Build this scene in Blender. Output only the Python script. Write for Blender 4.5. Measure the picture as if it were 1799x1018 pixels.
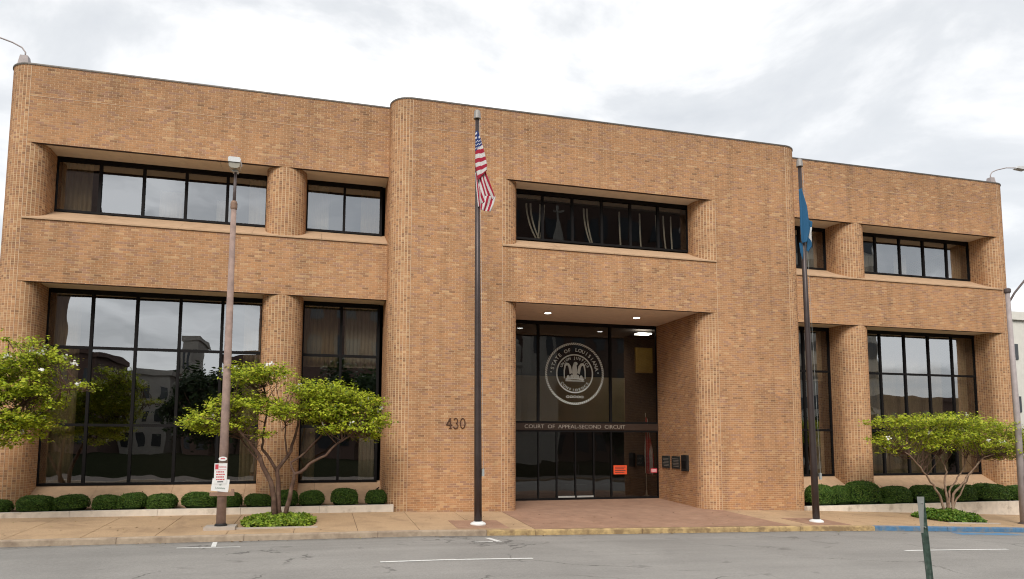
import bpy, math, random
import numpy as np
from mathutils import Matrix, Vector
R = math.radians
random.seed(7)
rng = np.random.default_rng(11)
sc = bpy.context.scene
for o in list(bpy.data.objects):
    bpy.data.objects.remove(o, do_unlink=True)
col = sc.collection

# ------------------------------------------------------------------ camera
CAM = np.array([-9.432, -21.678, 2.258]); YAW, PITCH, ROLL, FPX, PY = .2643, .0939, -.0029, 1237.67, 146.2
_r = np.array([math.cos(YAW), -math.sin(YAW), 0.])
_f = np.array([math.sin(YAW)*math.cos(PITCH), math.cos(YAW)*math.cos(PITCH), math.sin(PITCH)])
_u = np.cross(_r, _f)
cd = bpy.data.cameras.new('camera'); cam = bpy.data.objects.new('camera', cd); col.objects.link(cam)
cd.sensor_fit = 'HORIZONTAL'; cd.sensor_width = 36; cd.lens = FPX/1799*36; cd.shift_y = PY/1799
cd.clip_start = .1; cd.clip_end = 3000
cr, sr = math.cos(-ROLL), math.sin(-ROLL)
_rr = _r*cr+_u*sr; _uu = _u*cr-_r*sr
cam.matrix_world = Matrix(((_rr[0], _uu[0], -_f[0], CAM[0]), (_rr[1], _uu[1], -_f[1], CAM[1]), (_rr[2], _uu[2], -_f[2], CAM[2]), (0, 0, 0, 1)))
sc.camera = cam

def pix(u, v, y):
    """photo pixel -> point on the vertical plane at depth y"""
    d = _f+(u-899.5)/FPX*_rr-(v-509-PY)/FPX*_uu
    return CAM+d*(y-CAM[1])/d[1]

# ------------------------------------------------------------------ world, sun, exposure
SUN_EL, SUN_AZ = R(40), R(200)          # azimuth measured from +y clockwise: behind-left of the camera
w = bpy.data.worlds.new('World'); sc.world = w; w.use_nodes = True
nt = w.node_tree; N = nt.nodes; L = nt.links; N.clear()
out = N.new('ShaderNodeOutputWorld'); bg = N.new('ShaderNodeBackground'); L.new(bg.outputs[0], out.inputs[0])
sky = N.new('ShaderNodeTexSky'); sky.sky_type = 'NISHITA'; sky.sun_disc = False
sky.sun_elevation = SUN_EL; sky.sun_rotation = SUN_AZ
sk = N.new('ShaderNodeVectorMath'); sk.operation = 'SCALE'; sk.inputs[3].default_value = .08; L.new(sky.outputs[0], sk.inputs[0])
tc = N.new('ShaderNodeTexCoord')
mp = N.new('ShaderNodeMapping'); mp.inputs['Scale'].default_value = (1, 1, 2.3); mp.inputs['Location'].default_value = (.4, 2.2, .5); mp.inputs['Rotation'].default_value = (0, 0, R(-20))
L.new(tc.outputs['Generated'], mp.inputs[0])
n1 = N.new('ShaderNodeTexNoise'); n1.inputs['Scale'].default_value = 2.3; n1.inputs['Detail'].default_value = 7; n1.inputs['Roughness'].default_value = .56
n1.inputs['Distortion'].default_value = .35
L.new(mp.outputs[0], n1.inputs['Vector'])
cr1 = N.new('ShaderNodeValToRGB'); e = cr1.color_ramp.elements
e[0].position = .34; e[0].color = (.42, .438, .46, 1); e[1].position = .60; e[1].color = (.95, .95, .95, 1)
em = cr1.color_ramp.elements.new(.47); em.color = (.515, .527, .54, 1)
em = cr1.color_ramp.elements.new(.52); em.color = (.615, .62, .625, 1)
L.new(n1.outputs['Fac'], cr1.inputs[0])
mx = N.new('ShaderNodeMix'); mx.data_type = 'RGBA'; mx.inputs[0].default_value = .90
L.new(sk.outputs[0], mx.inputs[6]); L.new(cr1.outputs[0], mx.inputs[7]); L.new(mx.outputs[2], bg.inputs[0]); bg.inputs[1].default_value = 1.0
sl = bpy.data.lights.new('sun', 'SUN'); sl.energy = 1.5; sl.angle = R(28); sl.color = (1, .95, .88)
so = bpy.data.objects.new('sun', sl); col.objects.link(so)
sd = Vector((math.sin(SUN_AZ)*math.cos(SUN_EL), math.cos(SUN_AZ)*math.cos(SUN_EL), math.sin(SUN_EL)))
so.rotation_euler = (-sd).to_track_quat('-Z', 'Y').to_euler(); so.location = sd*80
vs = sc.view_settings; vs.view_transform = 'Standard'; vs.look = 'None'; vs.exposure = 0.80; vs.gamma = 1; vs.use_curve_mapping = False
cy = sc.cycles; cy.use_denoising = True; cy.max_bounces = 7; cy.diffuse_bounces = 3; cy.glossy_bounces = 3; cy.transmission_bounces = 4
sc.render.filter_size = 1.1; cy.pixel_filter_type = 'BLACKMAN_HARRIS'; cy.filter_width = 1.1; cy.transparent_max_bounces = 12; cy.caustics_reflective = False; cy.caustics_refractive = False; cy.sample_clamp_indirect = 6

# ------------------------------------------------------------------ materials
def nd(t, typ, **kw):
    n = t.nodes.new('ShaderNode'+typ)
    for k, v in kw.items():
        setattr(n, k, v)
    return n
def base(name):
    m = bpy.data.materials.new(name); m.use_nodes = True; t = m.node_tree; t.nodes.clear()
    o = nd(t, 'OutputMaterial'); b = nd(t, 'BsdfPrincipled'); t.links.new(b.outputs[0], o.inputs[0])
    return m, t, b, o
def noise(t, scale, detail=4, rough=.6, vec=None, dist=0):
    n = nd(t, 'TexNoise'); n.inputs['Scale'].default_value = scale; n.inputs['Detail'].default_value = detail
    n.inputs['Roughness'].default_value = rough; n.inputs['Distortion'].default_value = dist
    if vec is not None: t.links.new(vec, n.inputs['Vector'])
    return n
def ramp(t, fac, stops):
    r = nd(t, 'ValToRGB'); el = r.color_ramp.elements
    for i, (p, c) in enumerate(stops):
        q = el[i] if i < 2 else el.new(p)
        q.position = p; q.color = (*c[:3], 1) if len(c) > 2 else (c[0],)*3+(1,)
    t.links.new(fac, r.inputs[0]); return r
def mixc(t, a, b, fac, mode='MIX'):
    m = nd(t, 'Mix', data_type='RGBA', blend_type=mode)
    for s, v in ((0, fac), (6, a), (7, b)):
        if hasattr(v, 'links'): t.links.new(v, m.inputs[s])
        else: m.inputs[s].default_value = v if s == 0 else (*v[:3], 1)
    return m.outputs[2]
def geo(t):
    return nd(t, 'NewGeometry').outputs['Position']
def bump(t, b, h, dist=.01, st=.5):
    n = nd(t, 'Bump'); n.inputs['Distance'].default_value = dist; n.inputs['Strength'].default_value = st
    t.links.new(h, n.inputs['Height']); t.links.new(n.outputs[0], b.inputs['Normal'])
def mat(name, c, rough=.7, var=.18, scale=6, metal=0, spec=.5, fine=60, bmp=.004, big=None):
    m, t, b, o = base(name); p = geo(t)
    n = noise(t, scale, 6, .62, p)
    lo = tuple(x*(1-var) for x in c); hi = tuple(min(1, x*(1+var)) for x in c)
    cc = ramp(t, n.outputs['Fac'], [(.3, lo), (.7, hi)]).outputs[0]
    if big:
        n3 = noise(t, big[0], 5, .6, p); f = ramp(t, n3.outputs['Fac'], [(big[2], (0,)), (big[3], (1,))])
        cc = mixc(t, cc, big[1], f.outputs[0])
    t.links.new(cc, b.inputs['Base Color'])
    b.inputs['Roughness'].default_value = rough; b.inputs['Metallic'].default_value = metal
    b.inputs['Specular IOR Level'].default_value = spec
    if bmp:
        n2 = noise(t, fine, 4, .6, p); bump(t, b, n2.outputs['Fac'], bmp, .5)
    return m
def weathered(t, cc, p):
    mp_ = nd(t, 'Mapping'); mp_.inputs['Scale'].default_value = (2.6, 2.6, .22); t.links.new(p, mp_.inputs[0])
    n1_ = noise(t, 1., 5, .6, mp_.outputs[0], .3); f1 = ramp(t, n1_.outputs['Fac'], [(.32, (.80,)), (.52, (1.01,)), (.8, (1.07,))])
    n2_ = noise(t, .45, 5, .62, p, .5); f2 = ramp(t, n2_.outputs['Fac'], [(.3, (.90, .88, .86)), (.7, (1.06, 1.06, 1.07))])
    return mixc(t, mixc(t, cc, f1.outputs[0], 1., 'MULTIPLY'), f2.outputs[0], 1., 'MULTIPLY')
def attr_mat(name, rough=.85, fine=90, var=.16, bmp=.002, trans=0., spec=.3, weather=False):
    m, t, b, o = base(name); a = nd(t, 'Attribute', attribute_name='bcol'); p = geo(t)
    n = noise(t, fine, 3, .7, p); f = ramp(t, n.outputs['Fac'], [(.25, (1-var,)), (.75, (1+var,))])
    cc = mixc(t, a.outputs['Color'], f.outputs[0], 1., 'MULTIPLY')
    if weather:
        cc = weathered(t, cc, p)
    t.links.new(cc, b.inputs['Base Color']); b.inputs['Roughness'].default_value = rough; b.inputs['Specular IOR Level'].default_value = spec
    if bmp: bump(t, b, n.outputs['Fac'], bmp, .6)
    if trans:
        tr = nd(t, 'BsdfTranslucent'); t.links.new(cc, tr.inputs[0]); ms = nd(t, 'MixShader'); ms.inputs[0].default_value = trans
        t.links.new(b.outputs[0], ms.inputs[1]); t.links.new(tr.outputs[0], ms.inputs[2]); t.links.new(ms.outputs[0], o.inputs[0])
    return m
def glass_mat(name, tint, refl, wav=.0008):
    m, t, b, o = base(name); t.nodes.remove(b)
    tr = nd(t, 'BsdfTransparent'); tr.inputs[0].default_value = (*tint, 1)
    gl = nd(t, 'BsdfGlossy'); gl.inputs['Roughness'].default_value = .0; gl.inputs[0].default_value = (.94, .97, 1, 1)
    fr = nd(t, 'Fresnel'); fr.inputs[0].default_value = 1.5
    ad = nd(t, 'Math', operation='ADD', use_clamp=True); ad.inputs[1].default_value = refl; t.links.new(fr.outputs[0], ad.inputs[0])
    n = noise(t, .55, 2, .5, geo(t)); bp = nd(t, 'Bump'); bp.inputs['Distance'].default_value = wav*10; bp.inputs['Strength'].default_value = 1
    t.links.new(n.outputs['Fac'], bp.inputs['Height']); t.links.new(bp.outputs[0], gl.inputs['Normal'])
    ms = nd(t, 'MixShader'); t.links.new(ad.outputs[0], ms.inputs[0]); t.links.new(tr.outputs[0], ms.inputs[1]); t.links.new(gl.outputs[0], ms.inputs[2])
    t.links.new(ms.outputs[0], o.inputs[0]); return m
def emit(name, c, s):
    m, t, b, o = base(name); t.nodes.remove(b); e = nd(t, 'Emission'); e.inputs[0].default_value = (*c, 1); e.inputs[1].default_value = s
    t.links.new(e.outputs[0], o.inputs[0]); return m

def brick_tex(name, c1, c2, mortar, bw, bh, msize, rough=.85, axes=(0, 1)):
    m, t, b, o = base(name); p = geo(t); s = nd(t, 'SeparateXYZ'); t.links.new(p, s.inputs[0]); c = nd(t, 'CombineXYZ')
    t.links.new(s.outputs[axes[0]], c.inputs[0]); t.links.new(s.outputs[axes[1]], c.inputs[1])
    br = nd(t, 'TexBrick'); t.links.new(c.outputs[0], br.inputs[0]); br.inputs['Color1'].default_value = (*c1, 1); br.inputs['Color2'].default_value = (*c2, 1)
    br.inputs['Mortar'].default_value = (*mortar, 1); br.inputs['Scale'].default_value = 1; br.inputs['Brick Width'].default_value = bw
    br.inputs['Row Height'].default_value = bh; br.inputs['Mortar Size'].default_value = msize
    n = noise(t, 1.3, 6, .65, p); f = ramp(t, n.outputs['Fac'], [(.3, (.82,)), (.7, (1.14,))])
    t.links.new(mixc(t, br.outputs['Color'], f.outputs[0], 1., 'MULTIPLY'), b.inputs['Base Color']); b.inputs['Roughness'].default_value = rough
    bump(t, b, br.outputs['Fac'], -.003, .6); return m

MT = {}
MT['brick'] = attr_mat('brick_clay', weather=True)
MT['mortar'] = mat('mortar', (.66, .475, .295), .95, .12, 3)
MT['sealant'] = mat('sealant', (.60, .43, .28), .8, .08, 3, bmp=0)
MT['precast'] = mat('precast_sill', (.50, .33, .20), .85, .10, 5, fine=120, bmp=.002, big=(1.1, (.33, .20, .11), .58, .8))
MT['soffit'] = mat('soffit_stucco', (.80, .64, .48), .9, .07, 4, fine=150, bmp=.002)
MT['lintel'] = mat('lintel_steel', (.05, .028, .02), .6, .2, 5)
MT['coping'] = mat('coping_metal', (.13, .115, .10), .5, .2, 2, metal=.3, bmp=0)
MT['bronze'] = mat('bronze_frame', (.008, .007, .007), .6, .2, 4, bmp=0, spec=.15)
MT['band'] = mat('bronze_band', (.055, .035, .026), .4, .15, 4, metal=.3, bmp=0)
MT['glass'] = glass_mat('tinted_glass', (.72, .68, .61), .26)
MT['glass_entry'] = glass_mat('entry_glass', (.66, .63, .57), .055)
MT['glass_door'] = glass_mat('door_glass', (.48, .455, .42), .05)
MT['glass_rear'] = glass_mat('glass_rear', (.98, .98, .98), -1.)
MT['curtain'] = mat('curtain_cloth', (.62, .52, .36), .9, .10, 2, bmp=0)
MT['curtain_w'] = mat('curtain_sheer', (.78, .74, .64), .9, .08, 2, bmp=0)
MT['dark_int'] = mat('interior_dark', (.045, .038, .034), .9, .1, 1, bmp=0)
MT['tan_int'] = mat('interior_tan', (.62, .50, .31), .9, .06, 1, bmp=0)
MT['white'] = mat('white_paint', (.78, .78, .76), .6, .06, 6, bmp=0)
MT['roof'] = mat('roof_gravel', (.25, .24, .22), .95)
MT['side_brick'] = brick_tex('side_brick', (.38, .21, .11), (.28, .15, .085), (.45, .3, .19), .203, .0677, .012, axes=(1, 2))
MT['planter'] = mat('planter_stone', (.74, .66, .56), .85, .10, 5, fine=80, big=(2.2, (.34, .27, .19), .55, .8))
MT['soil'] = mat('planter_soil', (.05, .035, .025), .95)

def asphalt():
    m, t, b, o = base('asphalt'); p = geo(t)
    n = noise(t, 150, 3, .8, p); c = ramp(t, n.outputs['Fac'], [(.30, (.205, .195, .18)), (.5, (.295, .282, .262)), (.72, (.40, .385, .36))]).outputs[0]
    nb = noise(t, .35, 6, .65, p, .4); f = ramp(t, nb.outputs['Fac'], [(.3, (.86,)), (.7, (1.1,))]); c = mixc(t, c, f.outputs[0], 1., 'MULTIPLY')
    # long wheel-worn streaks along the street
    mp_ = nd(t, 'Mapping'); mp_.inputs['Scale'].default_value = (.06, 1.3, 1); t.links.new(p, mp_.inputs[0])
    ns = noise(t, 1., 4, .6, mp_.outputs[0]); f2 = ramp(t, ns.outputs['Fac'], [(.35, (.93,)), (.65, (1.06,))]); c = mixc(t, c, f2.outputs[0], 1., 'MULTIPLY')
    # cracks
    nw = noise(t, 1.1, 5, .6, p); ws = nd(t, 'VectorMath', operation='SCALE'); ws.inputs[3].default_value = .9; t.links.new(nw.outputs['Color'], ws.inputs[0])
    wa = nd(t, 'VectorMath', operation='ADD'); t.links.new(p, wa.inputs[0]); t.links.new(ws.outputs[0], wa.inputs[1])
    v = nd(t, 'TexVoronoi', feature='DISTANCE_TO_EDGE'); v.inputs['Scale'].default_value = .30; t.links.new(wa.outputs[0], v.inputs['Vector'])
    cf = ramp(t, v.outputs['Distance'], [(.0, (1,)), (.008, (0,))]); nm = noise(t, .5, 2, .5, p); cm = ramp(t, nm.outputs['Fac'], [(.50, (0,)), (.58, (.75,))])
    ff = nd(t, 'Math', operation='MULTIPLY'); t.links.new(cf.outputs[0], ff.inputs[0]); t.links.new(cm.outputs[0], ff.inputs[1])
    c = mixc(t, c, (.045, .042, .04), ff.outputs[0])
    nk = noise(t, 22, 5, .75, p); kf = ramp(t, nk.outputs['Fac'], [(.3, (.84,)), (.7, (1.13,))]); c = mixc(t, c, kf.outputs[0], 1., 'MULTIPLY')
    sy = nd(t, 'SeparateXYZ'); t.links.new(p, sy.inputs[0]); mr = nd(t, 'MapRange'); mr.inputs[1].default_value = -4.35; mr.inputs[2].default_value = -3.85; t.links.new(sy.outputs[1], mr.inputs[0])
    ng = noise(t, 3., 5, .7, p); gm_ = ramp(t, ng.outputs['Fac'], [(.35, (.15,)), (.65, (.85,))]); gf = nd(t, 'Math', operation='MULTIPLY'); t.links.new(mr.outputs[0], gf.inputs[0]); t.links.new(gm_.outputs[0], gf.inputs[1])
    c = mixc(t, c, (.10, .085, .07), gf.outputs[0])
    no = noise(t, 1.6, 3, .5, p, .6); of = ramp(t, no.outputs['Fac'], [(.66, (0,)), (.74, (.38,))]); c = mixc(t, c, (.08, .075, .07), of.outputs[0])
    np_ = noise(t, 420, 2, .9, p); pf = ramp(t, np_.outputs['Fac'], [(.66, (0,)), (.72, (.6,))]); c = mixc(t, c, (.52, .50, .47), pf.outputs[0])
    t.links.new(c, b.inputs['Base Color']); b.inputs['Roughness'].default_value = .9; b.inputs['Specular IOR Level'].default_value = .25
    bump(t, b, n.outputs['Fac'], .006, .6); return m
MT['asphalt'] = asphalt()
MT['aggregate'] = mat('exposed_aggregate', (.50, .34, .20), .92, .28, 55, fine=130, bmp=.004, big=(.9, (.36, .24, .14), .48, .75))
def spots(m):
    t = m.node_tree; b = [n for n in t.nodes if n.type == 'BSDF_PRINCIPLED'][0]; src = b.inputs['Base Color'].links[0].from_socket; p = geo(t)
    v = nd(t, 'TexVoronoi'); v.inputs['Scale'].default_value = 2.2; t.links.new(p, v.inputs['Vector']); f = ramp(t, v.outputs['Distance'], [(.035, (.6,)), (.06, (0,))])
    c = mixc(t, src, (.13, .09, .06), f.outputs[0]); n = noise(t, .7, 5, .7, p, .8); f2 = ramp(t, n.outputs['Fac'], [(.56, (0,)), (.7, (.45,))]); c = mixc(t, c, (.25, .165, .10), f2.outputs[0])
    t.links.new(c, b.inputs['Base Color'])
spots(MT['aggregate'])
MT['joint'] = mat('slab_joint', (.14, .09, .06), .95)
MT['pavers'] = brick_tex('clay_pavers', (.40, .235, .155), (.34, .19, .12), (.30, .20, .14), .2, .1, .008)
MT['farwalk'] = mat('far_pavement', (.12, .10, .085), .9, .2, 3, spec=.1)
MT['kerb'] = mat('kerb_concrete', (.42, .33, .24), .9, .15, 9, big=(2.5, (.24, .18, .13), .5, .75))
MT['kerb_y'] = mat('kerb_yellow', (.52, .37, .17), .8, .18, 6, big=(3.5, (.27, .18, .09), .42, .60))
MT['kerb_b'] = mat('kerb_blue', (.08, .19, .33), .75, .2, 6, big=(4, (.20, .22, .23), .48, .68))
MT['roadpaint'] = mat('road_paint', (.78, .78, .75), .7, .08, 25, big=(14, (.36, .35, .33), .55, .72))
MT['bluepaint'] = mat('blue_road_paint', (.08, .24, .45), .8, .15, 5, big=(3, (.2, .21, .2), .45, .65))
MT['grass'] = mat('lawn', (.016, .018, .010), .95, .4, 4, fine=40, bmp=.03, spec=0)
MT['earth'] = mat('far_ground', (.06, .06, .05), .95, .3, .2, spec=0)
MT['polebrown'] = mat('flagpole_bronze', (.060, .045, .042), .42, .15, 3, metal=.4, bmp=0)
MT['polecap'] = mat('flagpole_cap', (.30, .28, .26), .5, .1, 4, metal=.2, bmp=0)
MT['lampwood'] = mat('painted_pole', (.33, .23, .19), .8, .25, 5, fine=40, big=(3.5, (.24, .17, .15), .45, .75))
MT['lamphead'] = mat('lamp_housing', (.62, .63, .63), .5, .08, 4, bmp=0)
MT['lampglass'] = mat('lamp_lens', (.30, .28, .22), .25, .1, 9, bmp=0)
MT['dkpole'] = mat('lamp_pole_dark', (.10, .075, .07), .6, .2, 4)
MT['greypole'] = mat('lamp_pole_grey', (.36, .31, .30), .6, .15, 4)
MT['concrete'] = mat('concrete', (.46, .40, .34), .9, .12, 8)
MT['post_g'] = mat('green_post', (.065, .105, .085), .6, .45, 22, metal=.2, big=(18, (.20, .22, .20), .55, .75))
MT['alu'] = mat('sign_aluminium', (.50, .52, .50), .45, .1, 9, metal=.5, bmp=0)
MT['signred'] = mat('sign_red', (.55, .05, .07), .6, .05, bmp=0)
MT['signblack'] = mat('sign_black', (.03, .03, .03), .6, .05, bmp=0)
MT['signgreen'] = mat('sign_green', (.06, .16, .11), .6, .05, bmp=0)
MT['orange'] = mat('notice_orange', (.75, .08, .02), .6, .05, bmp=0)
MT['oldwood'] = mat('board_wood', (.27, .17, .12), .9, .25, 9)
MT['bark'] = mat('bark', (.105, .058, .040), .9, .4, 9, fine=30, bmp=.01, big=(5, (.20, .13, .09), .52, .72))
MT['bark_pale'] = mat('bark_pale', (.24, .155, .105), .9, .4, 9, fine=30, bmp=.01, big=(5, (.38, .28, .20), .5, .7))
MT['leaf'] = attr_mat('leaf', .55, 20, .1, 0, .28, .3)
MT['shrubleaf'] = attr_mat('shrub_leaf', .6, 20, .1, 0, .2, .25)
MT['ivyleaf'] = attr_mat('ivy_leaf', .5, 20, .1, 0, .3, .3)
MT['petal'] = mat('petal', (.80, .80, .74), .7, .05, bmp=0)
MT['gold'] = mat('letters_metal', (.62, .56, .48), .35, .1, 9, metal=.6, bmp=0)
MT['digit'] = mat('digit_bronze', (.10, .045, .025), .5, .15, 9, metal=.3, bmp=0)
MT['etch'] = mat('etched_vinyl', (.62, .67, .63), .7, .05, bmp=0)
MT['plaque'] = mat('plaque_bronze', (.055, .06, .055), .45, .3, 30, metal=.5)
MT['black'] = mat('black_metal', (.012, .012, .012), .5, .2, bmp=0)
MT['light'] = emit('lit_lens', (1, .96, .88), 6)
MT['light2'] = emit('lit_panel', (1, .97, .9), 9)
MT['stone'] = mat('limestone', (.42, .39, .34), .9, .12, 3)
MT['dbrick'] = mat('dark_brick', (.11, .065, .05), .9, .15, 3)
MT['dwin'] = mat('far_window', (.03, .035, .04), .2, .2, 1, bmp=0)
MT['pale'] = mat('pale_stucco', (.66, .64, .58), .9, .06, 2)

# ------------------------------------------------------------------ mesh helpers
class MB:
    def __init__(s): s.v = []; s.f = []
    def add(s, vs, fs):
        b = len(s.v); s.v += [tuple(map(float, q)) for q in vs]; s.f += [tuple(b+i for i in f) for f in fs]; return s
    def box(s, x0, x1, y0, y1, z0, z1):
        return s.add([(x0, y0, z0), (x1, y0, z0), (x1, y1, z0), (x0, y1, z0), (x0, y0, z1), (x1, y0, z1), (x1, y1, z1), (x0, y1, z1)],
                     [(0, 3, 2, 1), (4, 5, 6, 7), (0, 1, 5, 4), (1, 2, 6, 5), (2, 3, 7, 6), (3, 0, 4, 7)])
    def hexa(s, p):   # 8 points, bottom ring then top ring
        return s.add(p, [(0, 3, 2, 1), (4, 5, 6, 7), (0, 1, 5, 4), (1, 2, 6, 5), (2, 3, 7, 6), (3, 0, 4, 7)])
    def prism(s, poly, a0, a1, axis):     # polygon in the two other axes, extruded along axis
        n = len(poly); vs = []
        for a in (a0, a1):
            for p in poly:
                q = list(p); q.insert(axis, a); vs.append(q)
        return s.add(vs, [tuple(range(n-1, -1, -1)), tuple(range(n, 2*n))]+[(i, (i+1) % n, n+(i+1) % n, n+i) for i in range(n)])
    def tube(s, pts, rad, n=8, caps=True):
        pts = [Vector(p) for p in pts]; vs = []; prev = None
        for i, p in enumerate(pts):
            d = (pts[min(i+1, len(pts)-1)]-pts[max(i-1, 0)]).normalized()
            a = prev if prev is not None else (Vector((1, 0, 0)) if abs(d.x) < .9 else Vector((0, 1, 0)))
            a = (a-d*a.dot(d)).normalized(); b = d.cross(a); prev = a
            r = rad[i] if hasattr(rad, '__len__') else rad
            vs += [p+(a*math.cos(2*math.pi*k/n)+b*math.sin(2*math.pi*k/n))*r for k in range(n)]
        m = len(pts)
        fs = [(i*n+k, i*n+(k+1) % n, (i+1)*n+(k+1) % n, (i+1)*n+k) for i in range(m-1) for k in range(n)]
        if caps: fs += [tuple(range(n-1, -1, -1)), tuple((m-1)*n+k for k in range(n))]
        return s.add(vs, fs)
    def lathe(s, prof, c, n=20):           # profile (r,z) about a vertical axis at c
        return s.tube([(c[0], c[1], c[2]+z) for r, z in prof], [max(r, 1e-4) for r, z in prof], n)

ORG = {}
def tag(o, label=None, cat=None, group=None, kind=None):
    if label: o['label'] = label
    if cat: o['category'] = cat
    if group: o['group'] = group
    if kind: o['kind'] = kind
    return o
def thing(name, loc, label=None, cat=None, group=None, kind=None):
    o = bpy.data.objects.new(name, None); col.objects.link(o); o.location = loc; o.empty_display_size = .2
    ORG[o] = np.array(loc, float); return tag(o, label, cat, group, kind)
def link(name, me, parent=None, loc=(0, 0, 0)):
    o = bpy.data.objects.new(name, me); col.objects.link(o); o.location = loc
    if parent is not None: o.parent = parent
    return o
def build(name, mb, m, parent=None, smooth=False, loc=None):
    """mesh from world-space geometry, stored relative to loc (or its parent)"""
    po = ORG[parent] if parent is not None else np.zeros(3)
    wl = np.array(loc if loc is not None else po, float)
    me = bpy.data.meshes.new(name); v = np.array(mb.v, float)-wl
    me.from_pydata(v.tolist(), [], mb.f); me.update()
    me.materials.append(MT[m] if isinstance(m, str) else m)
    if smooth: me.polygons.foreach_set('use_smooth', [True]*len(me.polygons))
    o = link(name, me, parent, tuple(wl-po)); ORG[o] = wl; return o
def npmesh(name, V, F, m, colr=None, smooth=False):
    """V (n,3), F (m,4) quads, colr (n,3) linear colour per vertex"""
    me = bpy.data.meshes.new(name); me.vertices.add(len(V)); me.vertices.foreach_set('co', np.ascontiguousarray(V, np.float32).ravel())
    k = F.shape[1]; me.loops.add(F.size); me.loops.foreach_set('vertex_index', np.ascontiguousarray(F, np.int32).ravel())
    me.polygons.add(len(F)); me.polygons.foreach_set('loop_start', np.arange(0, F.size, k, dtype=np.int32)); me.polygons.foreach_set('loop_total', np.full(len(F), k, np.int32))
    if colr is not None:
        a = me.attributes.new('bcol', 'FLOAT_COLOR', 'POINT'); a.data.foreach_set('color', np.concatenate([colr, np.ones((len(V), 1))], 1).astype(np.float32).ravel())
    me.update(); me.validate(); me.materials.append(MT[m])
    me.polygons.foreach_set('use_smooth', np.full(len(me.polygons), bool(smooth)))
    return me

# ------------------------------------------------------------------ ground heights
GX = np.array([-400, -60, -18, -11, -7, -3.9, 3.9, 7, 17, 30, 80, 400]); GZ = np.array([2.2, .55, .15, .10, .075, 0., -.136, -.215, -.62, -1.15, -2.6, -4.5])
def zg(x): return float(np.interp(x, GX, GZ))
YK, YB = -3.80, -3.65
def zwalk(x, y): return zg(x)+(.1*y/3.65 if y < 0 else 0)
def zroad(x, y): return zg(x)-.24+.12*(1-((y+9.3)/5.5)**2)
XS = sorted(set([-400, -200, -100, -60, -40, -30, -25]+[round(-22+.5*i, 3) for i in range(0, 89)]+[-18, -11, -7, -3.9, 3.9, 7, 17, 25, 30, 40, 60, 80, 120, 200, 400]))
def sheet(name, m, ys, zf, xs=XS, parent=None):
    mb = MB(); nx = len(xs)
    vs = [(x, y, zf(x, y)) for y in ys for x in xs]
    fs = [(j*nx+i, j*nx+i+1, (j+1)*nx+i+1, (j+1)*nx+i) for j in range(len(ys)-1) for i in range(nx-1)]
    mb.add(vs, fs); o = build(name, mb, m, parent, True)
    if parent is None: tag(o, kind='structure')
    return o
sheet('ground', 'earth', [-900, -200, -60, 0, 60, 200, 900], lambda x, y: zg(x)-.55, [-900]+XS[1:-1]+[900])
sheet('road', 'asphalt', [-14.8, -13.5, -12, -10.5, -9, -7.5, -6, -5, -4.3, YK+.02], zroad)
walk = sheet('sidewalk', 'joint', [YB-.05, -2, -.05], lambda x, y: zwalk(x, y)-.012)
sheet('far_sidewalk', 'farwalk', [-18, -14.95], lambda x, y: zg(x)-.1)
sheet('lawn', 'grass', [-44, -24, -20.5, -18], lambda x, y: zg(x)-.1 if y > -18.5 else zg(x)+.55)
mbk = MB()
for a, b in zip(XS[:-1], XS[1:]):
    mbk.hexa([(a, -14.95, zg(a)-.6), (b, -14.95, zg(b)-.6), (b, -14.8, zg(b)-.6), (a, -14.8, zg(a)-.6), (a, -14.95, zg(a)-.1), (b, -14.95, zg(b)-.1), (b, -14.8, zg(b)-.1), (a, -14.8, zg(a)-.1)])
tag(build('near_kerb', mbk, 'kerb'), kind='structure')
# sidewalk slabs, each its own piece, with recessed joints
def slab(x0, x1, y0, y1, m='aggregate', lift=0., name='paving_slab', nx=2):
    mb = MB(); g = .007
    xs = np.linspace(x0+g, x1-g, nx+1)
    for a, b in zip(xs[:-1], xs[1:]):
        pts = [(a, y0+g, 0), (b, y0+g, 0), (b, y1-g, 0), (a, y1-g, 0)]
        mb.hexa([(x, y, zwalk(x, y)-.05+lift) for x, y, _ in pts]+[(x, y, zwalk(x, y)+lift) for x, y, _ in pts])
    return build(name, mb, m, walk)
for sgn in (-1, 1):
    x = 3.9
    while x < 23:
        x1 = x+1.524
        for y0, y1 in ((YB, -1.83), (-1.83, -.04)):
            a, b = (x, x1) if sgn > 0 else (-x1, -x)
            slab(a, b, y0, y1)
        x = x1
sheet('entrance_paving', 'pavers', [YB, -1.8, 0, 1.2, 2.4, 3.75], lambda x, y: (zwalk(x, y) if y < 0 else zg(x)*(1-min(1, y/3.5)))+.004, [-3.9+.3*i for i in range(27)])
slab(-5.95, -4.55, -3.5, -2.0, 'pavers', .006, 'paver_panel'); slab(4.70, 6.10, -3.55, -2.05, 'pavers', .006, 'paver_panel')
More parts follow.
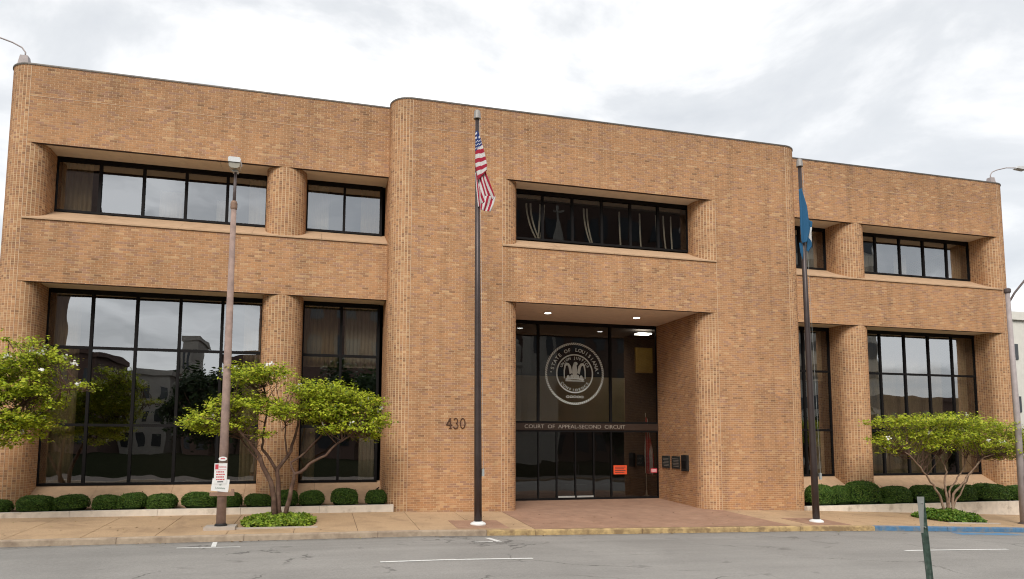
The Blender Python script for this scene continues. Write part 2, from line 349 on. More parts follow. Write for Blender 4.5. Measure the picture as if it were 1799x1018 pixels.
# kerb, cut in stones
mbk = MB()
for a, b in zip(XS[:-1], XS[1:]):
    mbk.hexa([(a, YK+.012, zg(a)-.6), (b, YK+.012, zg(b)-.6), (b, YB-.01, zg(b)-.6), (a, YB-.01, zg(a)-.6), (a, YK+.012, zg(a)-.112), (b, YK+.012, zg(b)-.112), (b, YB-.01, zg(b)-.112), (a, YB-.01, zg(a)-.112)])
kerb = tag(build('kerb', mbk, 'joint'), kind='structure')
kx = [-28.5, -25.45, -22.4, -19.35, -16.3, -13.8, -11.1, -8.0, -5.25, -3.95, -.9, 2.1, 4.1, 6.70, 9.4, 12.1, 15.2, 18.2, 21.3, 24.4]
for a, b in zip(kx[:-1], kx[1:]):
    mb = MB(); g = .007; xs = np.linspace(a+g, b-g, 5)
    for p, q in zip(xs[:-1], xs[1:]):
        prof = [(YK, -.45), (YB, -.45), (YB, -.1), (YK+.03, -.1), (YK, -.125)]
        n = 5
        mb.add([(x, y, zg(x)+z) for x in (p, q) for y, z in prof], [(0, 1, 2, 3, 4), (9, 8, 7, 6, 5)]+[(i, n+i, n+(i+1) % n, (i+1) % n) for i in range(n)])
    build('kerb_stone', mb, 'kerb' if b <= -5.2 else 'kerb_y' if b <= 6.75 else 'kerb_b', kerb)
# road markings
def onroad(u, v):
    d = _f+(u-899.5)/FPX*_rr-(v-509-PY)/FPX*_uu; t = 15.
    for _ in range(30):
        p = CAM+d*t; t += (zroad(p[0], p[1])-p[2])/d[2]
    return CAM+d*t
def mark(name, quads, m='roadpaint', label=''):
    mb = MB()
    for q in quads:
        mb.add([(x, y, zroad(x, y)+.005) for x, y in q], [(0, 1, 2, 3)])
    return tag(build(name, mb, m), kind='structure')
def line(u0, v0, u1, v1, wd=.1):
    a = onroad(u0, v0); b = onroad(u1, v1); n = 8; qs = []
    for i in range(n):
        p = a+(b-a)*i/n; q = a+(b-a)*(i+1)/n
        qs.append([(p[0], p[1]-wd/2), (q[0], q[1]-wd/2), (q[0], q[1]+wd/2), (p[0], p[1]+wd/2)])
    return qs
a = onroad(374, 962); b = onroad(378, 953)
mark('parking_bay_marking', line(310, 963.5, 422, 961.5)+[[(a[0]-.05, a[1]+.06), (a[0]+.05, a[1]+.06), (b[0]+.05, b[1]), (b[0]-.05, b[1])]])
a = onroad(878, 952); b = onroad(856, 945.5)
mark('parking_bay_marking', line(834, 953, 866, 952.3)+[[(a[0]-.08, a[1]-.03), (a[0]+.06, a[1]+.0), (b[0]+.07, b[1]), (b[0]-.07, b[1])]])
mark('lane_line', line(668, 988, 936, 981.5, .11)); mark('lane_line', line(1590, 968, 1770, 965.5, .11))
a = onroad(1715, 938.5)
mark('blue_marking', [[(a[0]-.9, a[1]-.35), (a[0]+1.5, a[1]-.35), (a[0]+1.6, a[1]+.4), (a[0]-.5, a[1]+.4)]], 'bluepaint')

# ------------------------------------------------------------------ the brick building
H, W0 = 13.08, .881
ZT2, ZS2, ZG2, ZT1, ZW, ZR1, ZR2 = 10.755, 8.54, 9.075, 6.687, .86, 4.96, 2.64
GY, GC, GE = 1.987, .926, 3.544
XJ, XP, XO = 6.855, 3.90, 17.83           # centre block joint, entrance joint, wing end joint
RC, RE = .65, .60
BX = thing('courthouse', (0, 4, 0), 'two-storey tan brick court building with rounded corners and dark windows', 'building')
PAL = np.array([(.455, .243, .118), (.455, .228, .100), (.345, .178, .094), (.345, .192, .134), (.58, .37, .195), (.20, .105, .058), (.405, .215, .107)])
def brick_cols(n, x, z, wts, k=1.):
    # firing batches drift along the courses
    g = np.sin(x*.31+z*1.7+1.)*np.sin(z*.83+x*.11)+.6*np.sin(x*1.3-z*2.9)
    pal = PAL*.60+PAL.mean(0)*1.07*.40; c = np.empty((n, 3)); p = np.array(wts, float); p /= p.sum()
    i1 = rng.choice(len(PAL), n, p=p); c[:] = pal[i1]
    c *= (1+rng.normal(0, .05, n)+.04*g)[:, None]
    top = np.clip((z-11.1)/1.6, 0, 1); c *= (1-.16*top)[:, None]      # sooty parapet
    return np.clip(c*k*[1.06, 1.062, 1.06], .01, .9)
CH, BL, HD, MJ = .0677, .2032, .1045, .0115
allV, allC, SINGLE = [], [], []
def emit_bricks(P0, P1, N0, N1, z0, z1, cols, proud=.005):
    """P0,P1 (n,2) plan end points, N0,N1 outward normals"""
    n = len(z0); V = np.empty((n, 8, 3))
    for j, (P, Nn) in enumerate(((P0, N0), (P1, N1))):
        for k, zz in enumerate((z0, z1)):
            V[:, j+2*k, :2] = P+Nn*proud; V[:, j+2*k, 2] = zz
            V[:, 4+j+2*k, :2] = P-Nn*.01; V[:, 4+j+2*k, 2] = zz
    allV.append(V); allC.append(np.repeat(cols[:, None, :], 8, 1))
W_FLAT = (.36, .24, .14, .12, .055, .02, .06); W_HEAD = (.42, .18, .09, .05, .10, .10, .06)
def patch(path, U, z0, z1, bond, single=False, k=1.):
    """path(u)->(xy, normal); courses on one global grid"""
    k0 = int(math.floor((z0+1)/CH)); k1 = int(math.ceil((z1+1)/CH)); A = []; 
    for kk in range(k0, k1):
        a = max(z0, -1+kk*CH+MJ/2); b = min(z1, -1+(kk+1)*CH-MJ/2)
        if b-a < .012: continue
        if bond == 'run':
            off = (kk % 2)*BL/2+(.03*math.sin(kk*1.7))*0; st = np.arange(-off, U, BL)
            bw = BL
        else:
            m = max(1, round(U/HD)); bw = U/m; st = np.arange(m)*bw
        mj = MJ if bond == 'run' else .021
        e0 = np.clip(st+mj/2, 0.004, U); e1 = np.clip(st+bw-mj/2, 0, U-.004); ok = e1-e0 > .02
        e0, e1 = e0[ok], e1[ok]; A.append(np.stack([e0, e1, np.full(len(e0), a), np.full(len(e0), b), ((e1-e0 > bw-mj-.001) & (b-a > CH-MJ-.001)).astype(float)], 1))
    A = np.concatenate(A); P0, N0 = path(A[:, 0]); P1, N1 = path(A[:, 1])
    c = brick_cols(len(A), (P0[:, 0]+P1[:, 0])/2, A[:, 2], W_FLAT if bond == 'run' else W_HEAD, k)
    if single:
        SINGLE.append((P0, P1, A, c)); return
    emit_bricks(P0, P1, N0, N1, A[:, 2], A[:, 3], c)
mort = MB()
def straight(x0, y0, x1, y1):
    d = np.array([x1-x0, y1-y0]); Ln = np.hypot(*d); d /= Ln; n = np.array([d[1], -d[0]])
    return (lambda u: (np.array([x0, y0])+np.outer(u, d), np.tile(n, (len(u), 1)))), Ln
def arc(cx, cy, r, a0, a1, sg=1):
    Ln = abs(a1-a0)*r; s = 1 if a1 > a0 else -1
    def f(u):
        a = a0+s*u/r; n = np.stack([np.cos(a), np.sin(a)], 1); return np.array([cx, cy])+n*r, n
    return f, Ln
def backing(path, U, z0, z1, seg):
    us = np.linspace(0, U, seg+1); P, Nn = path(us)
    b = len(mort.v); vs = [(p[0], p[1], z) for z in (z0, z1) for p in P]
    mort.add(vs, [(i, i+1, seg+1+i+1, seg+1+i) for i in range(seg)])
def wall(pl, z0, z1, bond, seg=1, single=False, k=1.):
    patch(pl[0], pl[1], z0, z1, bond, single, k); backing(pl[0], pl[1], z0, z1, seg)
ZB = -.75
PI = math.pi
# centre block: two solid panels, bands over the openings, rounded corners
for sg in (-1, 1):
    xa, xb = (-XJ, -XP) if sg < 0 else (XP, XJ)
    if sg < 0:
        wall(straight(xa, 0, xb, 0), ZB, 1.2, 'run', 1, True); wall(straight(xa, 0, xb, 0), 1.2, H, 'run')
    else: wall(straight(xa, 0, xb, 0), ZB, H, 'run')
wall(straight(-XP, 0, XP, 0), ZT1, ZS2-.03, 'run'); wall(straight(-XP, 0, XP, 0), ZT2, H, 'run')
wall(arc(-XJ, RC, RC, PI, 1.5*PI), ZB, H, 'head', 16); wall(arc(XJ, RC, RC, 1.5*PI, 2*PI), ZB, H, 'head', 16)
# entrance reveal and centre window reveal
for z0, z1, yb in ((ZB, ZT1+.05, GE+.1), (ZS2, ZT2+.05, GC+.1)):
    wall(arc(-XP, RE, RE, 1.5*PI, 2*PI), z0, z1, 'head', 12); wall(arc(XP, RE, RE, PI, 1.5*PI), z0, z1, 'head', 12)
    bd = 'run' if yb > 2 else 'head'
    wall(straight(-XP+RE, RE, -XP+RE, yb), z0, z1, bd); wall(straight(XP-RE, yb, XP-RE, RE), z0, z1, bd)
# wings
RP = .45; CXC, CRR = 10.69, .605
for sg in (-1, 1):
    def m_(pl):   # mirror a path for the right wing
        if sg < 0: return pl
        f, U = pl
        def g(u):
            P, Nn = f(U-np.asarray(u)); return P*[-1, 1], Nn*[-1, 1]
        return g, U
    wall(m_(straight(-XO, W0, -XJ-RC+.01, W0)), ZT2, H, 'run'); wall(m_(straight(-XO, W0, -XJ-RC+.01, W0)), ZT1, ZS2-.03, 'run')
    wall(m_(arc(-XO, W0+RC, RC, PI, 1.5*PI)), ZB, H, 'head', 16)
    wall(m_(straight(-XO-RC, 8, -XO-RC, W0+RC)), ZB, H, 'run')
    for z0, z1 in ((ZB, ZT1+.05), (ZS2-.02, ZT2+.05)):
        wall(m_(arc(-XO, W0+RP, RP, 1.5*PI, 2*PI)), z0, z1, 'head', 10); wall(m_(straight(-XO+RP, W0+RP, -XO+RP, GY+.08)), z0, z1, 'head')
        wall(m_(arc(-CXC, W0+CRR, CRR, PI, 2*PI)), z0, z1, 'head', 24)
        wall(m_(straight(-CXC-CRR, GY+.08, -CXC-CRR, W0+CRR)), z0, z1, 'head'); wall(m_(straight(-CXC+CRR, W0+CRR, -CXC+CRR, GY+.08)), z0, z1, 'head')
    wall(m_(straight(-XJ-RC, GY+.08, -XJ-RC, RC)), ZB, H, 'head')
    # brick apron below the lower sill
    wall(m_(straight(-XO, W0+.02, -XJ-RC, W0+.02)), ZB, .24, 'run')
build('wall', mort, 'mortar', BX)
# the 300 bricks that show largest become single pieces; the rest is one mesh
P0 = np.concatenate([s[0] for s in SINGLE]); P1 = np.concatenate([s[1] for s in SINGLE]); A = np.concatenate([s[2] for s in SINGLE]); Cc = np.concatenate([s[3] for s in SINGLE])
mid = (P0+P1)/2; d = np.hypot(mid[:, 0]-CAM[0], mid[:, 1]-CAM[1])+np.abs(A[:, 2]-CAM[2])*.3
vis = (A[:, 4] > .5) & (A[:, 2] > .10)
sel = np.where(vis)[0][np.argsort(d[vis])[:300]]; rest = np.setdiff1d(np.arange(len(A)), sel)
nrm = np.tile([0, -1.], (len(A), 1))
emit_bricks(P0[rest], P1[rest], nrm[rest], nrm[rest], A[rest, 2], A[rest, 3], Cc[rest])
V = np.concatenate(allV); C8 = np.concatenate(allC); nb = len(V)
QF = np.array([(0, 1, 3, 2), (4, 0, 2, 6), (1, 5, 7, 3), (2, 3, 7, 6), (4, 5, 1, 0)])
F = (np.arange(nb)[:, None, None]*8+QF[None]).reshape(-1, 4)
me = npmesh('brickwork', V.reshape(-1, 3)-ORG[BX], F, 'brick', C8.reshape(-1, 3))
bw_ = link('brickwork', me, BX); tag(bw_, kind='stuff')
bm_v = []
hw, hh = (BL-MJ)/2, (CH-MJ)/2
for i in range(14):
    v = np.array([(sx*hw, (-.005 if k == 0 else .01), sz*hh) for k in (0, 1) for sz in (-1, 1) for sx in (-1, 1)], float)
    cc_ = brick_cols(1, np.zeros(1), np.zeros(1), W_FLAT)
    bm_v.append(npmesh('brick', v, QF, 'brick', np.repeat(cc_, 8, 0)))
for i in sel:
    link('brick', random.choice(bm_v), BX, (mid[i, 0], mid[i, 1]-4, (A[i, 2]+A[i, 3])/2))
# control joints (light sealant)
def vjoint(x, y, z0, z1): build('control_joint', MB().box(x-.008, x+.008, y-.011, y+.01, z0, z1), 'sealant', BX)
vjoint(-XJ, 0, ZB, H-.05); vjoint(XJ, 0, ZB, H-.05)
for s_ in (-1, 1):
    vjoint(s_*XP, 0, ZB, ZT1-.02); vjoint(s_*XP, 0, ZT1+.02, ZS2-.05); vjoint(s_*XP, 0, ZS2+.05, ZT2-.02); vjoint(s_*XO, W0, ZB, H-.05)
build('control_joint', MB().box(-XJ+.01, XJ-.01, -.010, .01, 12.135, 12.147), 'sealant', BX)
build('control_joint', MB().box(-XO+.01, -XJ-RC, W0-.010, W0+.01, 12.135, 12.147), 'sealant', BX)
build('control_joint', MB().box(XJ+RC, XO-.01, W0-.010, W0+.01, 12.135, 12.147), 'sealant', BX)
# coping along the roof edge
def coping():
    pts = [(-XO-RC, 22, -1, 0)]
    def a_(cx, cy, a0, a1):
        for i in range(13):
            a = a0+(a1-a0)*i/12; pts.append((cx+RC*math.cos(a), cy+RC*math.sin(a), math.cos(a), math.sin(a)))
    a_(-XO, W0+RC, PI, 1.5*PI); pts.append((-XJ-RC-.01, W0, 0, -1)); a_(-XJ, RC, PI, 1.5*PI)
    a_(XJ, RC, 1.5*PI, 2*PI); pts.append((XJ+RC+.01, W0, 0, -1)); a_(XO, W0+RC, 1.5*PI, 2*PI); pts.append((XO+RC, 22, 1, 0))
    for nm, m, o0, o1, z0, z1 in (('coping', 'coping', .03, -.35, H-.002, H+.035), ('coping_drip', 'concrete', .018, -.02, H-.014, H-.003)):
        mb = MB(); n = len(pts)
        ring = lambda o_, z: [(x+nx*o_, y+ny*o_, z) for x, y, nx, ny in pts]
        mb.add(ring(o0, z0)+ring(o0, z1)+ring(o1, z1)+ring(o1, z0), [(k*n+i, k*n+i+1, ((k+1) % 4)*n+i+1, ((k+1) % 4)*n+i) for k in range(4) for i in range(n-1)])
        build(nm, mb, m, BX)
coping()
build('roof', MB().box(-XO-RC+.05, XO+RC-.05, W0+RC+.4, 22, H-.6, H-.4), 'roof', BX)
build('rear_wall', MB().box(-XO-RC+.02, -XO-RC+.3, 8.01, 22, ZB, H-.02).box(XO+RC-.3, XO+RC-.02, 8.01, 22, ZB, H-.02).box(-XO-RC+.31, XO+RC-.31, 21.7, 22, ZB, H-.02), 'side_brick', BX)
# sills, soffits, lintels
def wing_sill(x0, x1, yf, zf, yb, zb):
    mb = MB(); n = max(1, round((x1-x0)/2.03)); ws = (x1-x0)/n
    for i in range(n):
        a, b = x0+i*ws+.003, x0+(i+1)*ws-.003
        build('sill', MB().prism([(yf, zf-.045), (yb, zb-.10), (yb, zb), (yf, zf)], a, b, 0), 'precast', BX)
def soffit(x0, x1, yf, yb, z, w_=2.44):
    n = max(1, round((x1-x0)/w_)); ws = (x1-x0)/n
    for i in range(n): build('soffit_panel', MB().box(x0+i*ws+.003, x0+(i+1)*ws-.003, yf+.10, yb, z+.035, z+.075), 'soffit', BX)
    build('lintel', MB().box(x0, x1, yf+.012, yf+.10, z-.012, z+.05), 'lintel', BX)
for s_ in (-1, 1):
    a, b = (-XO, -XJ-RC+.0) if s_ < 0 else (XJ+RC, XO)
    wing_sill(a, b, W0-.045, ZS2, GY+.06, ZG2+.03); wing_sill(a, b, W0-.03, .28, GY+.06, ZW+.03)
    soffit(a, b, W0, GY+.06, ZT2); soffit(a, b, W0, GY+.06, ZT1)
wing_sill(-XP, XP, -.045, ZS2, GC+.06, 9.035)
soffit(-XP, XP, 0, GC+.06, ZT2); soffit(-XP, XP, 0, GE+.06, ZT1, 1.95)
# windows: frame with mullions, one object per pane
def window(x0, x1, y, z0, z1, mull, trans, gm='glass', head=.13, name='window', bar=.042):
    fr = MB(); d0, d1 = y-.06, y+.06
    fr.box(x0-.03, x0+.05, d0, d1, z0, z1); fr.box(x1-.05, x1+.03, d0, d1, z0, z1)
    fr.box(x0+.05, x1-.05, d0, d1, z0, z0+.07); fr.box(x0+.05, x1-.05, d0, d1, z1-head, z1+.04)  # head rail deepened to imitate the dark soffit reflection in the glass
    xs = [x0+.05]+list(mull)+[x1-.05]
    zs = [z0+.07]+list(trans)+[z1-head]
    for m_x in mull: fr.box(m_x-bar, m_x+bar, d0+.005, d1-.005, z0+.07, z1-head)
    for tz in trans:
        for a, b in zip(xs[:-1], xs[1:]):
            fr.box(a+(bar if a in mull else 0), b-(bar if b in mull else 0), d0+.012, d1-.012, tz-.042, tz+.042)
    wo = build(name, fr, 'bronze', BX)
    for a, b in zip(xs[:-1], xs[1:]):
        for c, e_ in zip(zs[:-1], zs[1:]):
            if gm: 
                tl = random.uniform(-.005, .005); t2 = random.uniform(-.004, .004)
                pn = build('pane', MB().hexa([(a, y-.006+tl, c), (b, y-.006-tl, c), (b, y+.004-tl, c), (a, y+.004+tl, c), (a, y-.006+tl+t2, e_), (b, y-.006-tl+t2, e_), (b, y+.004-tl+t2, e_), (a, y+.004+tl+t2, e_)]), gm, wo)
                pn.data.materials.append(MT['glass_rear']); pn.data.polygons.foreach_set('material_index', [1, 1, 0, 1, 1, 1])
    return wo
MD = 1.2192
for s_ in (-1, 1):
    X5 = [-17.40+MD*i for i in range(6)]; X2 = [-10.085+MD*i for i in range(3)]
    for xs in (X5, X2):
        q = xs if s_ < 0 else [-x for x in xs][::-1]
        window(q[0], q[-1], GY, ZG2, ZT2+.03, q[1:-1], []); window(q[0], q[-1], GY, ZW, ZT1+.03, q[1:-1], [ZR2, ZR1])
window(-3.33, 3.33, GC, 9.035, ZT2+.03, [-2.25, -1.16, -.06, 1.03, 2.12], [], 'glass_entry')
# entrance glazing
EC = -.13
upper = window(-3.33, 3.33, GE, 2.86, ZT1+.03, [EC-1.46, EC+1.46], [], 'glass_entry', .12, 'entrance_window', .045)
lower = window(-3.33, 3.33, GE, .004, 2.60, [EC-1.46, EC-.74, EC, EC+.74, EC+1.46], [], 'glass_door', .07, 'entrance_door', .025)
band = build('sign_band', MB().box(-3.33, 3.33, GE-.09, GE+.07, 2.605, 2.855), 'band', BX)
for s_ in (-1, 1):
    build('door_rail', MB().box(min(EC+s_*.04, EC+s_*.70), max(EC+s_*.04, EC+s_*.70), GE-.085, GE-.062, .09, .15), 'alu', lower)
    build('door_handle', MB().tube([(EC+s_*.09, GE-.07, .95), (EC+s_*.09, GE-.12, .97), (EC+s_*.09, GE-.12, 1.28), (EC+s_*.09, GE-.07, 1.30)], .012, 6), 'bronze', lower)
# lettering
def text_mesh(body, size, ext=.0, off=0., sp=1.):
    c = bpy.data.curves.new('lettering', 'FONT'); c.body = body; c.size = size; c.extrude = ext; c.offset = off; c.align_x = 'CENTER'; c.space_character = sp; c.resolution_u = 3
    o = bpy.data.objects.new('lettering', c); col.objects.link(o); bpy.context.view_layer.update()
    me = bpy.data.meshes.new_from_object(o.evaluated_get(bpy.context.evaluated_depsgraph_get()))
    bpy.data.objects.remove(o); bpy.data.curves.remove(c); return me
def text_on(name, body, size, loc, m, parent, ext=.01, width=None, off=0., rot=None, sp=1., depth_axis=True):
    me = text_mesh(body, size, ext, off, sp); n = len(me.vertices); v = np.empty(n*3); me.vertices.foreach_get('co', v); v = v.reshape(-1, 3)
    if width: v[:, 0] *= width/(v[:, 0].max()-v[:, 0].min())
    if rot: a = rot; v[:, :2] = v[:, :2]@np.array([[math.cos(a), math.sin(a)], [-math.sin(a), math.cos(a)]])
    q = np.stack([v[:, 0], -v[:, 2], v[:, 1]], 1)
    me.vertices.foreach_set('co', q.ravel()); me.update(); me.materials.append(MT[m])
    po = ORG[parent] if parent is not None else np.zeros(3)
    o = link(name, me, parent, tuple(np.array(loc)-po)); ORG[o] = np.array(loc, float); return o
def band_letters(o, parent):
    me = o.data; n = len(me.vertices); lab = list(range(n))
    def find(a):
        while lab[a] != a: lab[a] = lab[lab[a]]; a = lab[a]
        return a
    for e_ in me.edges:
        a, b = find(e_.vertices[0]), find(e_.vertices[1]); lab[a] = b
    groups = {}
    for p_ in me.polygons: groups.setdefault(find(p_.vertices[0]), []).append(tuple(p_.vertices))
    for fs in groups.values():
        ids = sorted({v for f in fs for v in f}); mp_ = {v: i for i, v in enumerate(ids)}
        m2 = bpy.data.meshes.new('letter'); m2.from_pydata([me.vertices[v].co[:] for v in ids], [], [tuple(mp_[v] for v in f) for f in fs]); m2.materials.append(me.materials[0])
        link('letter', m2, parent, tuple(o.location))
    bpy.data.objects.remove(o)
band_letters(text_on('lettering', 'COURT  OF  APPEAL-SECOND  CIRCUIT', .20, (EC-.0, GE-.10, 2.665), 'gold', band, .008, 4.03, -.002), band)
# house number with serifs, built from strokes
def digit(x, z, polys):
    mb = MB()
    for poly in polys: mb.prism([(x+p[0]*.20, z+p[1]*.33) for p in poly], -.035, -.012, 1)
    build('house_number', mb, 'digit', BX)
def ringpoly(cx, cz, rx, rz, tx, tz, a0, a1, n=16):
    qs = []
    for i in range(n):
        a, b = R(a0+(a1-a0)*i/n), R(a0+(a1-a0)*(i+1)/n)
        qs.append([(cx+rx*math.cos(a), cz+rz*math.sin(a)), (cx+rx*math.cos(b), cz+rz*math.sin(b)), (cx+(rx-tx)*math.cos(b), cz+(rz-tz)*math.sin(b)), (cx+(rx-tx)*math.cos(a), cz+(rz-tz)*math.sin(a))])
    return qs
digit(-5.68, 2.58, [[(.56, 0), (.74, 0), (.74, 1), (.56, 1)], [(0, .30), (.56, .30), (.56, .38), (.0, .38)], [(.74, .301), (.95, .301), (.95, .379), (.74, .379)], [(0, .38), (.20, .38), (.56, .80), (.56, 1)], [(.42, 0), (.56, 0), (.56, .04), (.42, .04)], [(.74, 0), (.88, 0), (.88, .04), (.74, .04)]])
digit(-5.465, 2.58, ringpoly(.42, .73, .36, .27, .13, .06, -80, 160)+ringpoly(.42, .25, .42, .28, .15, .07, -165, 80))
digit(-5.25, 2.58, ringpoly(.45, .5, .44, .5, .15, .06, 0, 360, 26))
# state seal etched on the upper entrance glass
SC_, SZ, SR = EC, 4.75, 1.19
ys = GE-.012
def flat(mb, poly, y0=ys-.004, y1=ys):
    mb.prism([(SC_+p[0]*SR, SZ+p[1]*SR) for p in poly], y0, y1, 1)
seal = MB()
for i in range(84):       # rope border
    a, b, o_ = 2*PI*i/84, 2*PI*(i+.72)/84, .05
    flat(seal, [(1.0*math.cos(a), 1.0*math.sin(a)), (1.0*math.cos(b), 1.0*math.sin(b)), (.93*math.cos(b+o_), .93*math.sin(b+o_)), (.93*math.cos(a+o_), .93*math.sin(a+o_))])
seal_o = build('seal', seal, 'etch', upper); seal_o['label'] = 'round white state seal with a pelican etched on the entrance glass'
mb = MB()
for q in ringpoly(0, 0, .63, .63, .045, .045, 0, 360, 60): flat(mb, q)
build('seal_ring', mb, 'etch', seal_o)
mb = MB()
def ell(cx, cz, rx, rz, rot=0, n=14):
    return [(cx+rx*math.cos(t)*math.cos(rot)-rz*math.sin(t)*math.sin(rot), cz+rx*math.cos(t)*math.sin(rot)+rz*math.sin(t)*math.cos(rot)) for t in [2*PI*i/n for i in range(n)]]
flat(mb, ell(0, .10, .085, .24)); flat(mb, ell(.03, .32, .07, .06)); flat(mb, [(.01, .35), (.07, .28), (-.02, .10), (-.04, .13)], ys-.007, ys-.0045)
for s_ in (-1, 1):      # raised wings
    flat(mb, [(s_*x, z) for x, z in [(.08, .02), (.13, .24), (.20, .33), (.29, .35), (.35, .28), (.375, .10), (.37, -.16), (.34, -.16), (.335, .08), (.30, .24), (.25, .27), (.21, .20), (.17, -.02)][::s_]])
    for k, (x, z) in enumerate(((.10, -.10), (.22, -.12))): flat(mb, ell(s_*x, z, .05, .07))
for x in np.linspace(-.26, .26, 7): flat(mb, ell(x, -.19+.04*math.cos(x*5), .06, .035), ys-.006-.001*abs(x), ys-.0045)
flat(mb, [(-.34, -.25), (.34, -.25), (.30, -.215), (-.30, -.215)])
build('pelican_emblem', mb, 'etch', seal_o)
def arc_text(body, r, size, a0, a1, top=True):
    for ch, a in zip(body, np.linspace(a0, a1, len(body))):
        if ch == ' ': continue
        an = R(a); rr = r if top else r
        rot = an-PI/2 if top else an+PI/2
        bx, bz = rr*math.cos(an), rr*math.sin(an)
        text_on('seal_letter', ch, size, (SC_+bx*SR, ys-.004, SZ+bz*SR), 'etch', seal_o, .003, None, .004, rot)
arc_text('STATE OF LOUISIANA', .715, .19, 168, 12); arc_text('UNION JUSTICE', .47, .135, 152, 28); arc_text('CONFIDENCE', .565, .135, 216, 324, False)
mb = MB()
for x in (-.24, -.12, 0, .12, .24):
    for q in ringpoly(x, -.745, .055, .042, .02, .018, 0, 360, 12): flat(mb, q)
flat(mb, ell(-.80, .04, .022, .022)); flat(mb, ell(.80, .04, .022, .022))
build('seal_ornament', mb, 'etch', seal_o)
# notices on the entrance glass
nt1 = build('notice', MB().box(1.40, 1.95, GE-.075, GE-.066, .93, 1.27), 'orange', lower); nt1['label'] = 'orange notice on the entrance glass'
for i in range(4): build('notice_line', MB().box(1.46, 1.89-.05*(i % 2), GE-.079, GE-.0755, 1.19-i*.065, 1.215-i*.065), 'signblack', nt1)
nt2 = build('notice', MB().box(2.95, 3.22, GE-.075, GE-.066, .98, 1.14), 'signred', lower); nt2['label'] = 'small dark red notice on the entrance glass'
for i in range(3): build('notice_line', MB().box(2.98, 3.19, GE-.079, GE-.0755, 1.09-i*.04, 1.102-i*.04), 'white', nt2)
# plaques on the right reveal
xr = XP-RE-.008
for y0, y1, z0, z1, m in ((2.53, 3.13, 1.19, 1.64, 'plaque'), (1.76, 2.36, 1.19, 1.64, 'plaque')):
    p_ = build('plaque', MB().box(xr-.03, xr, y0, y1, z0, z1), m, BX)
    for i in range(6): build('plaque_line', MB().box(xr-.034, xr-.0305, y0+.07, y1-.07-.04*(i % 3), z1-.10-i*.055, z1-.085-i*.055), 'gold', p_)
p_ = build('intercom_box', MB().box(xr-.09, xr, 1.13, 1.53, 1.13, 1.70), 'black', BX); build('intercom_panel', MB().box(xr-.096, xr-.0905, 1.2, 1.46, 1.22, 1.5), 'bronze', p_)
# recessed downlights in the entrance soffit (lit)
for x, y in ((-1.78, 1.76), (1.65, 1.80), (-1.78, .75), (1.65, .78)):
    if y > 1:
        f_ = build('downlight', MB().lathe([(.15, ZT1+.01), (.15, ZT1+.034)], (x, y, 0), 20), 'white', BX)
        build('downlight_lens', MB().lathe([(.11, ZT1+.004), (.11, ZT1+.0095)], (x, y, 0), 20), 'light', f_)
# interior
it = MB()
it.box(-XO-.3, XO+.3, 7.0, 7.1, 0, H-.7)
it.box(-XO-.3, XO+.3, GY+.12, 7, ZT1+.1, ZG2-.05); it.box(-XO-.3, XO+.3, GY+.12, 7, ZT2+.1, ZT2+.3)
it.box(-XO-.3, -3.7, GY+.12, 7, 0, .6); it.box(3.7, XO+.3, GY+.12, 7, -.2, .6)
for x in (-7.7, -3.55, 7.6): it.box(x, x+.1, GE+.12, 7, 0, H-1)
build('interior', it, 'dark_int', BX)
zl0, zl1 = pix(1000, 745, 6.8)[2], pix(1000, 662, 6.8)[2]
build('lobby_wall', MB().box(-3.4, 3.4, 6.8, 6.98, zl0-.1, zl1), 'tan_int', BX)
pa, pb = pix(1117, 655, 6.3), pix(1146, 612, 6.3)
build('lobby_panel', MB().box(pa[0], pb[0], 6.3, 6.4, pa[2], pb[2]), mat('amber_panel', (.34, .20, .03), .7, .15, 3, bmp=0), BX)
pa = pix(1132, 600, 5.)
for x_, y_ in ((pa[0]-.4, 4.7),): build('ceiling_light', MB().box(x_, x_+.6, y_, y_+.4, 6.60, 6.64), 'light2', BX)
def curtain(x0, x1, y, z0, z1, m='curtain', amp=.035, pl=.13):
    n = max(6, int((x1-x0)/pl*6)); xs = np.linspace(x0, x1, n); mb = MB()
    yy = y+amp*np.sin(xs*2*PI/pl+.6*np.sin(xs*3.1))+.01*np.sin(xs*17)
    mb.add([(a, b, z) for z in (z0, z1) for a, b in zip(xs, yy)], [(i, i+1, n+i+1, n+i) for i in range(n-1)])
    build('curtain', mb, m, BX, True)
for s_ in (-1, 1):
    def cx(a, b, *r):
        a, b = (a, b) if s_ < 0 else (-b, -a); curtain(a, b, *r)
    cx(-17.35, -16.5, GY+.35, ZG2, ZT2, 'curtain'); cx(-14.6, -13.9, GY+.5, ZG2, ZT2-.6, 'curtain_w'); cx(-12.9, -12.3, GY+.5, ZG2, ZT2-.75, 'curtain_w'); cx(-11.9, -11.3, GY+.4, ZG2, ZT2, 'curtain_w')
    cx(-10.05, -9.35, GY+.4, ZG2, ZT2, 'curtain_w'); cx(-8.3, -7.65, GY+.35, ZG2, ZT2, 'curtain')
    cx(-17.3, -16.6, GY+.35, .6, ZT1); cx(-11.9, -11.2, GY+.35, .6, ZT1)
    cx(-10.05, -8.95, GY+.35, ZR1-.35, ZT1); cx(-8.75, -7.7, GY+.35, ZR1-.35, ZT1, 'curtain_w'); cx(-10.05, -9.6, GY+.4, .6, 2.6); cx(-8.2, -7.7, GY+.35, .6, ZR2-.2, 'curtain_w')
    cx(-14.6, -13.2, GY+.45, .6, ZR2) if s_ > 0 else None
    if s_ > 0: cx(-16.2, -11.4, GY+.6, ZR2+.1, ZT1, 'curtain'); cx(-16.2, -12.4, GY+.5, .6, ZR2-.4, 'curtain')
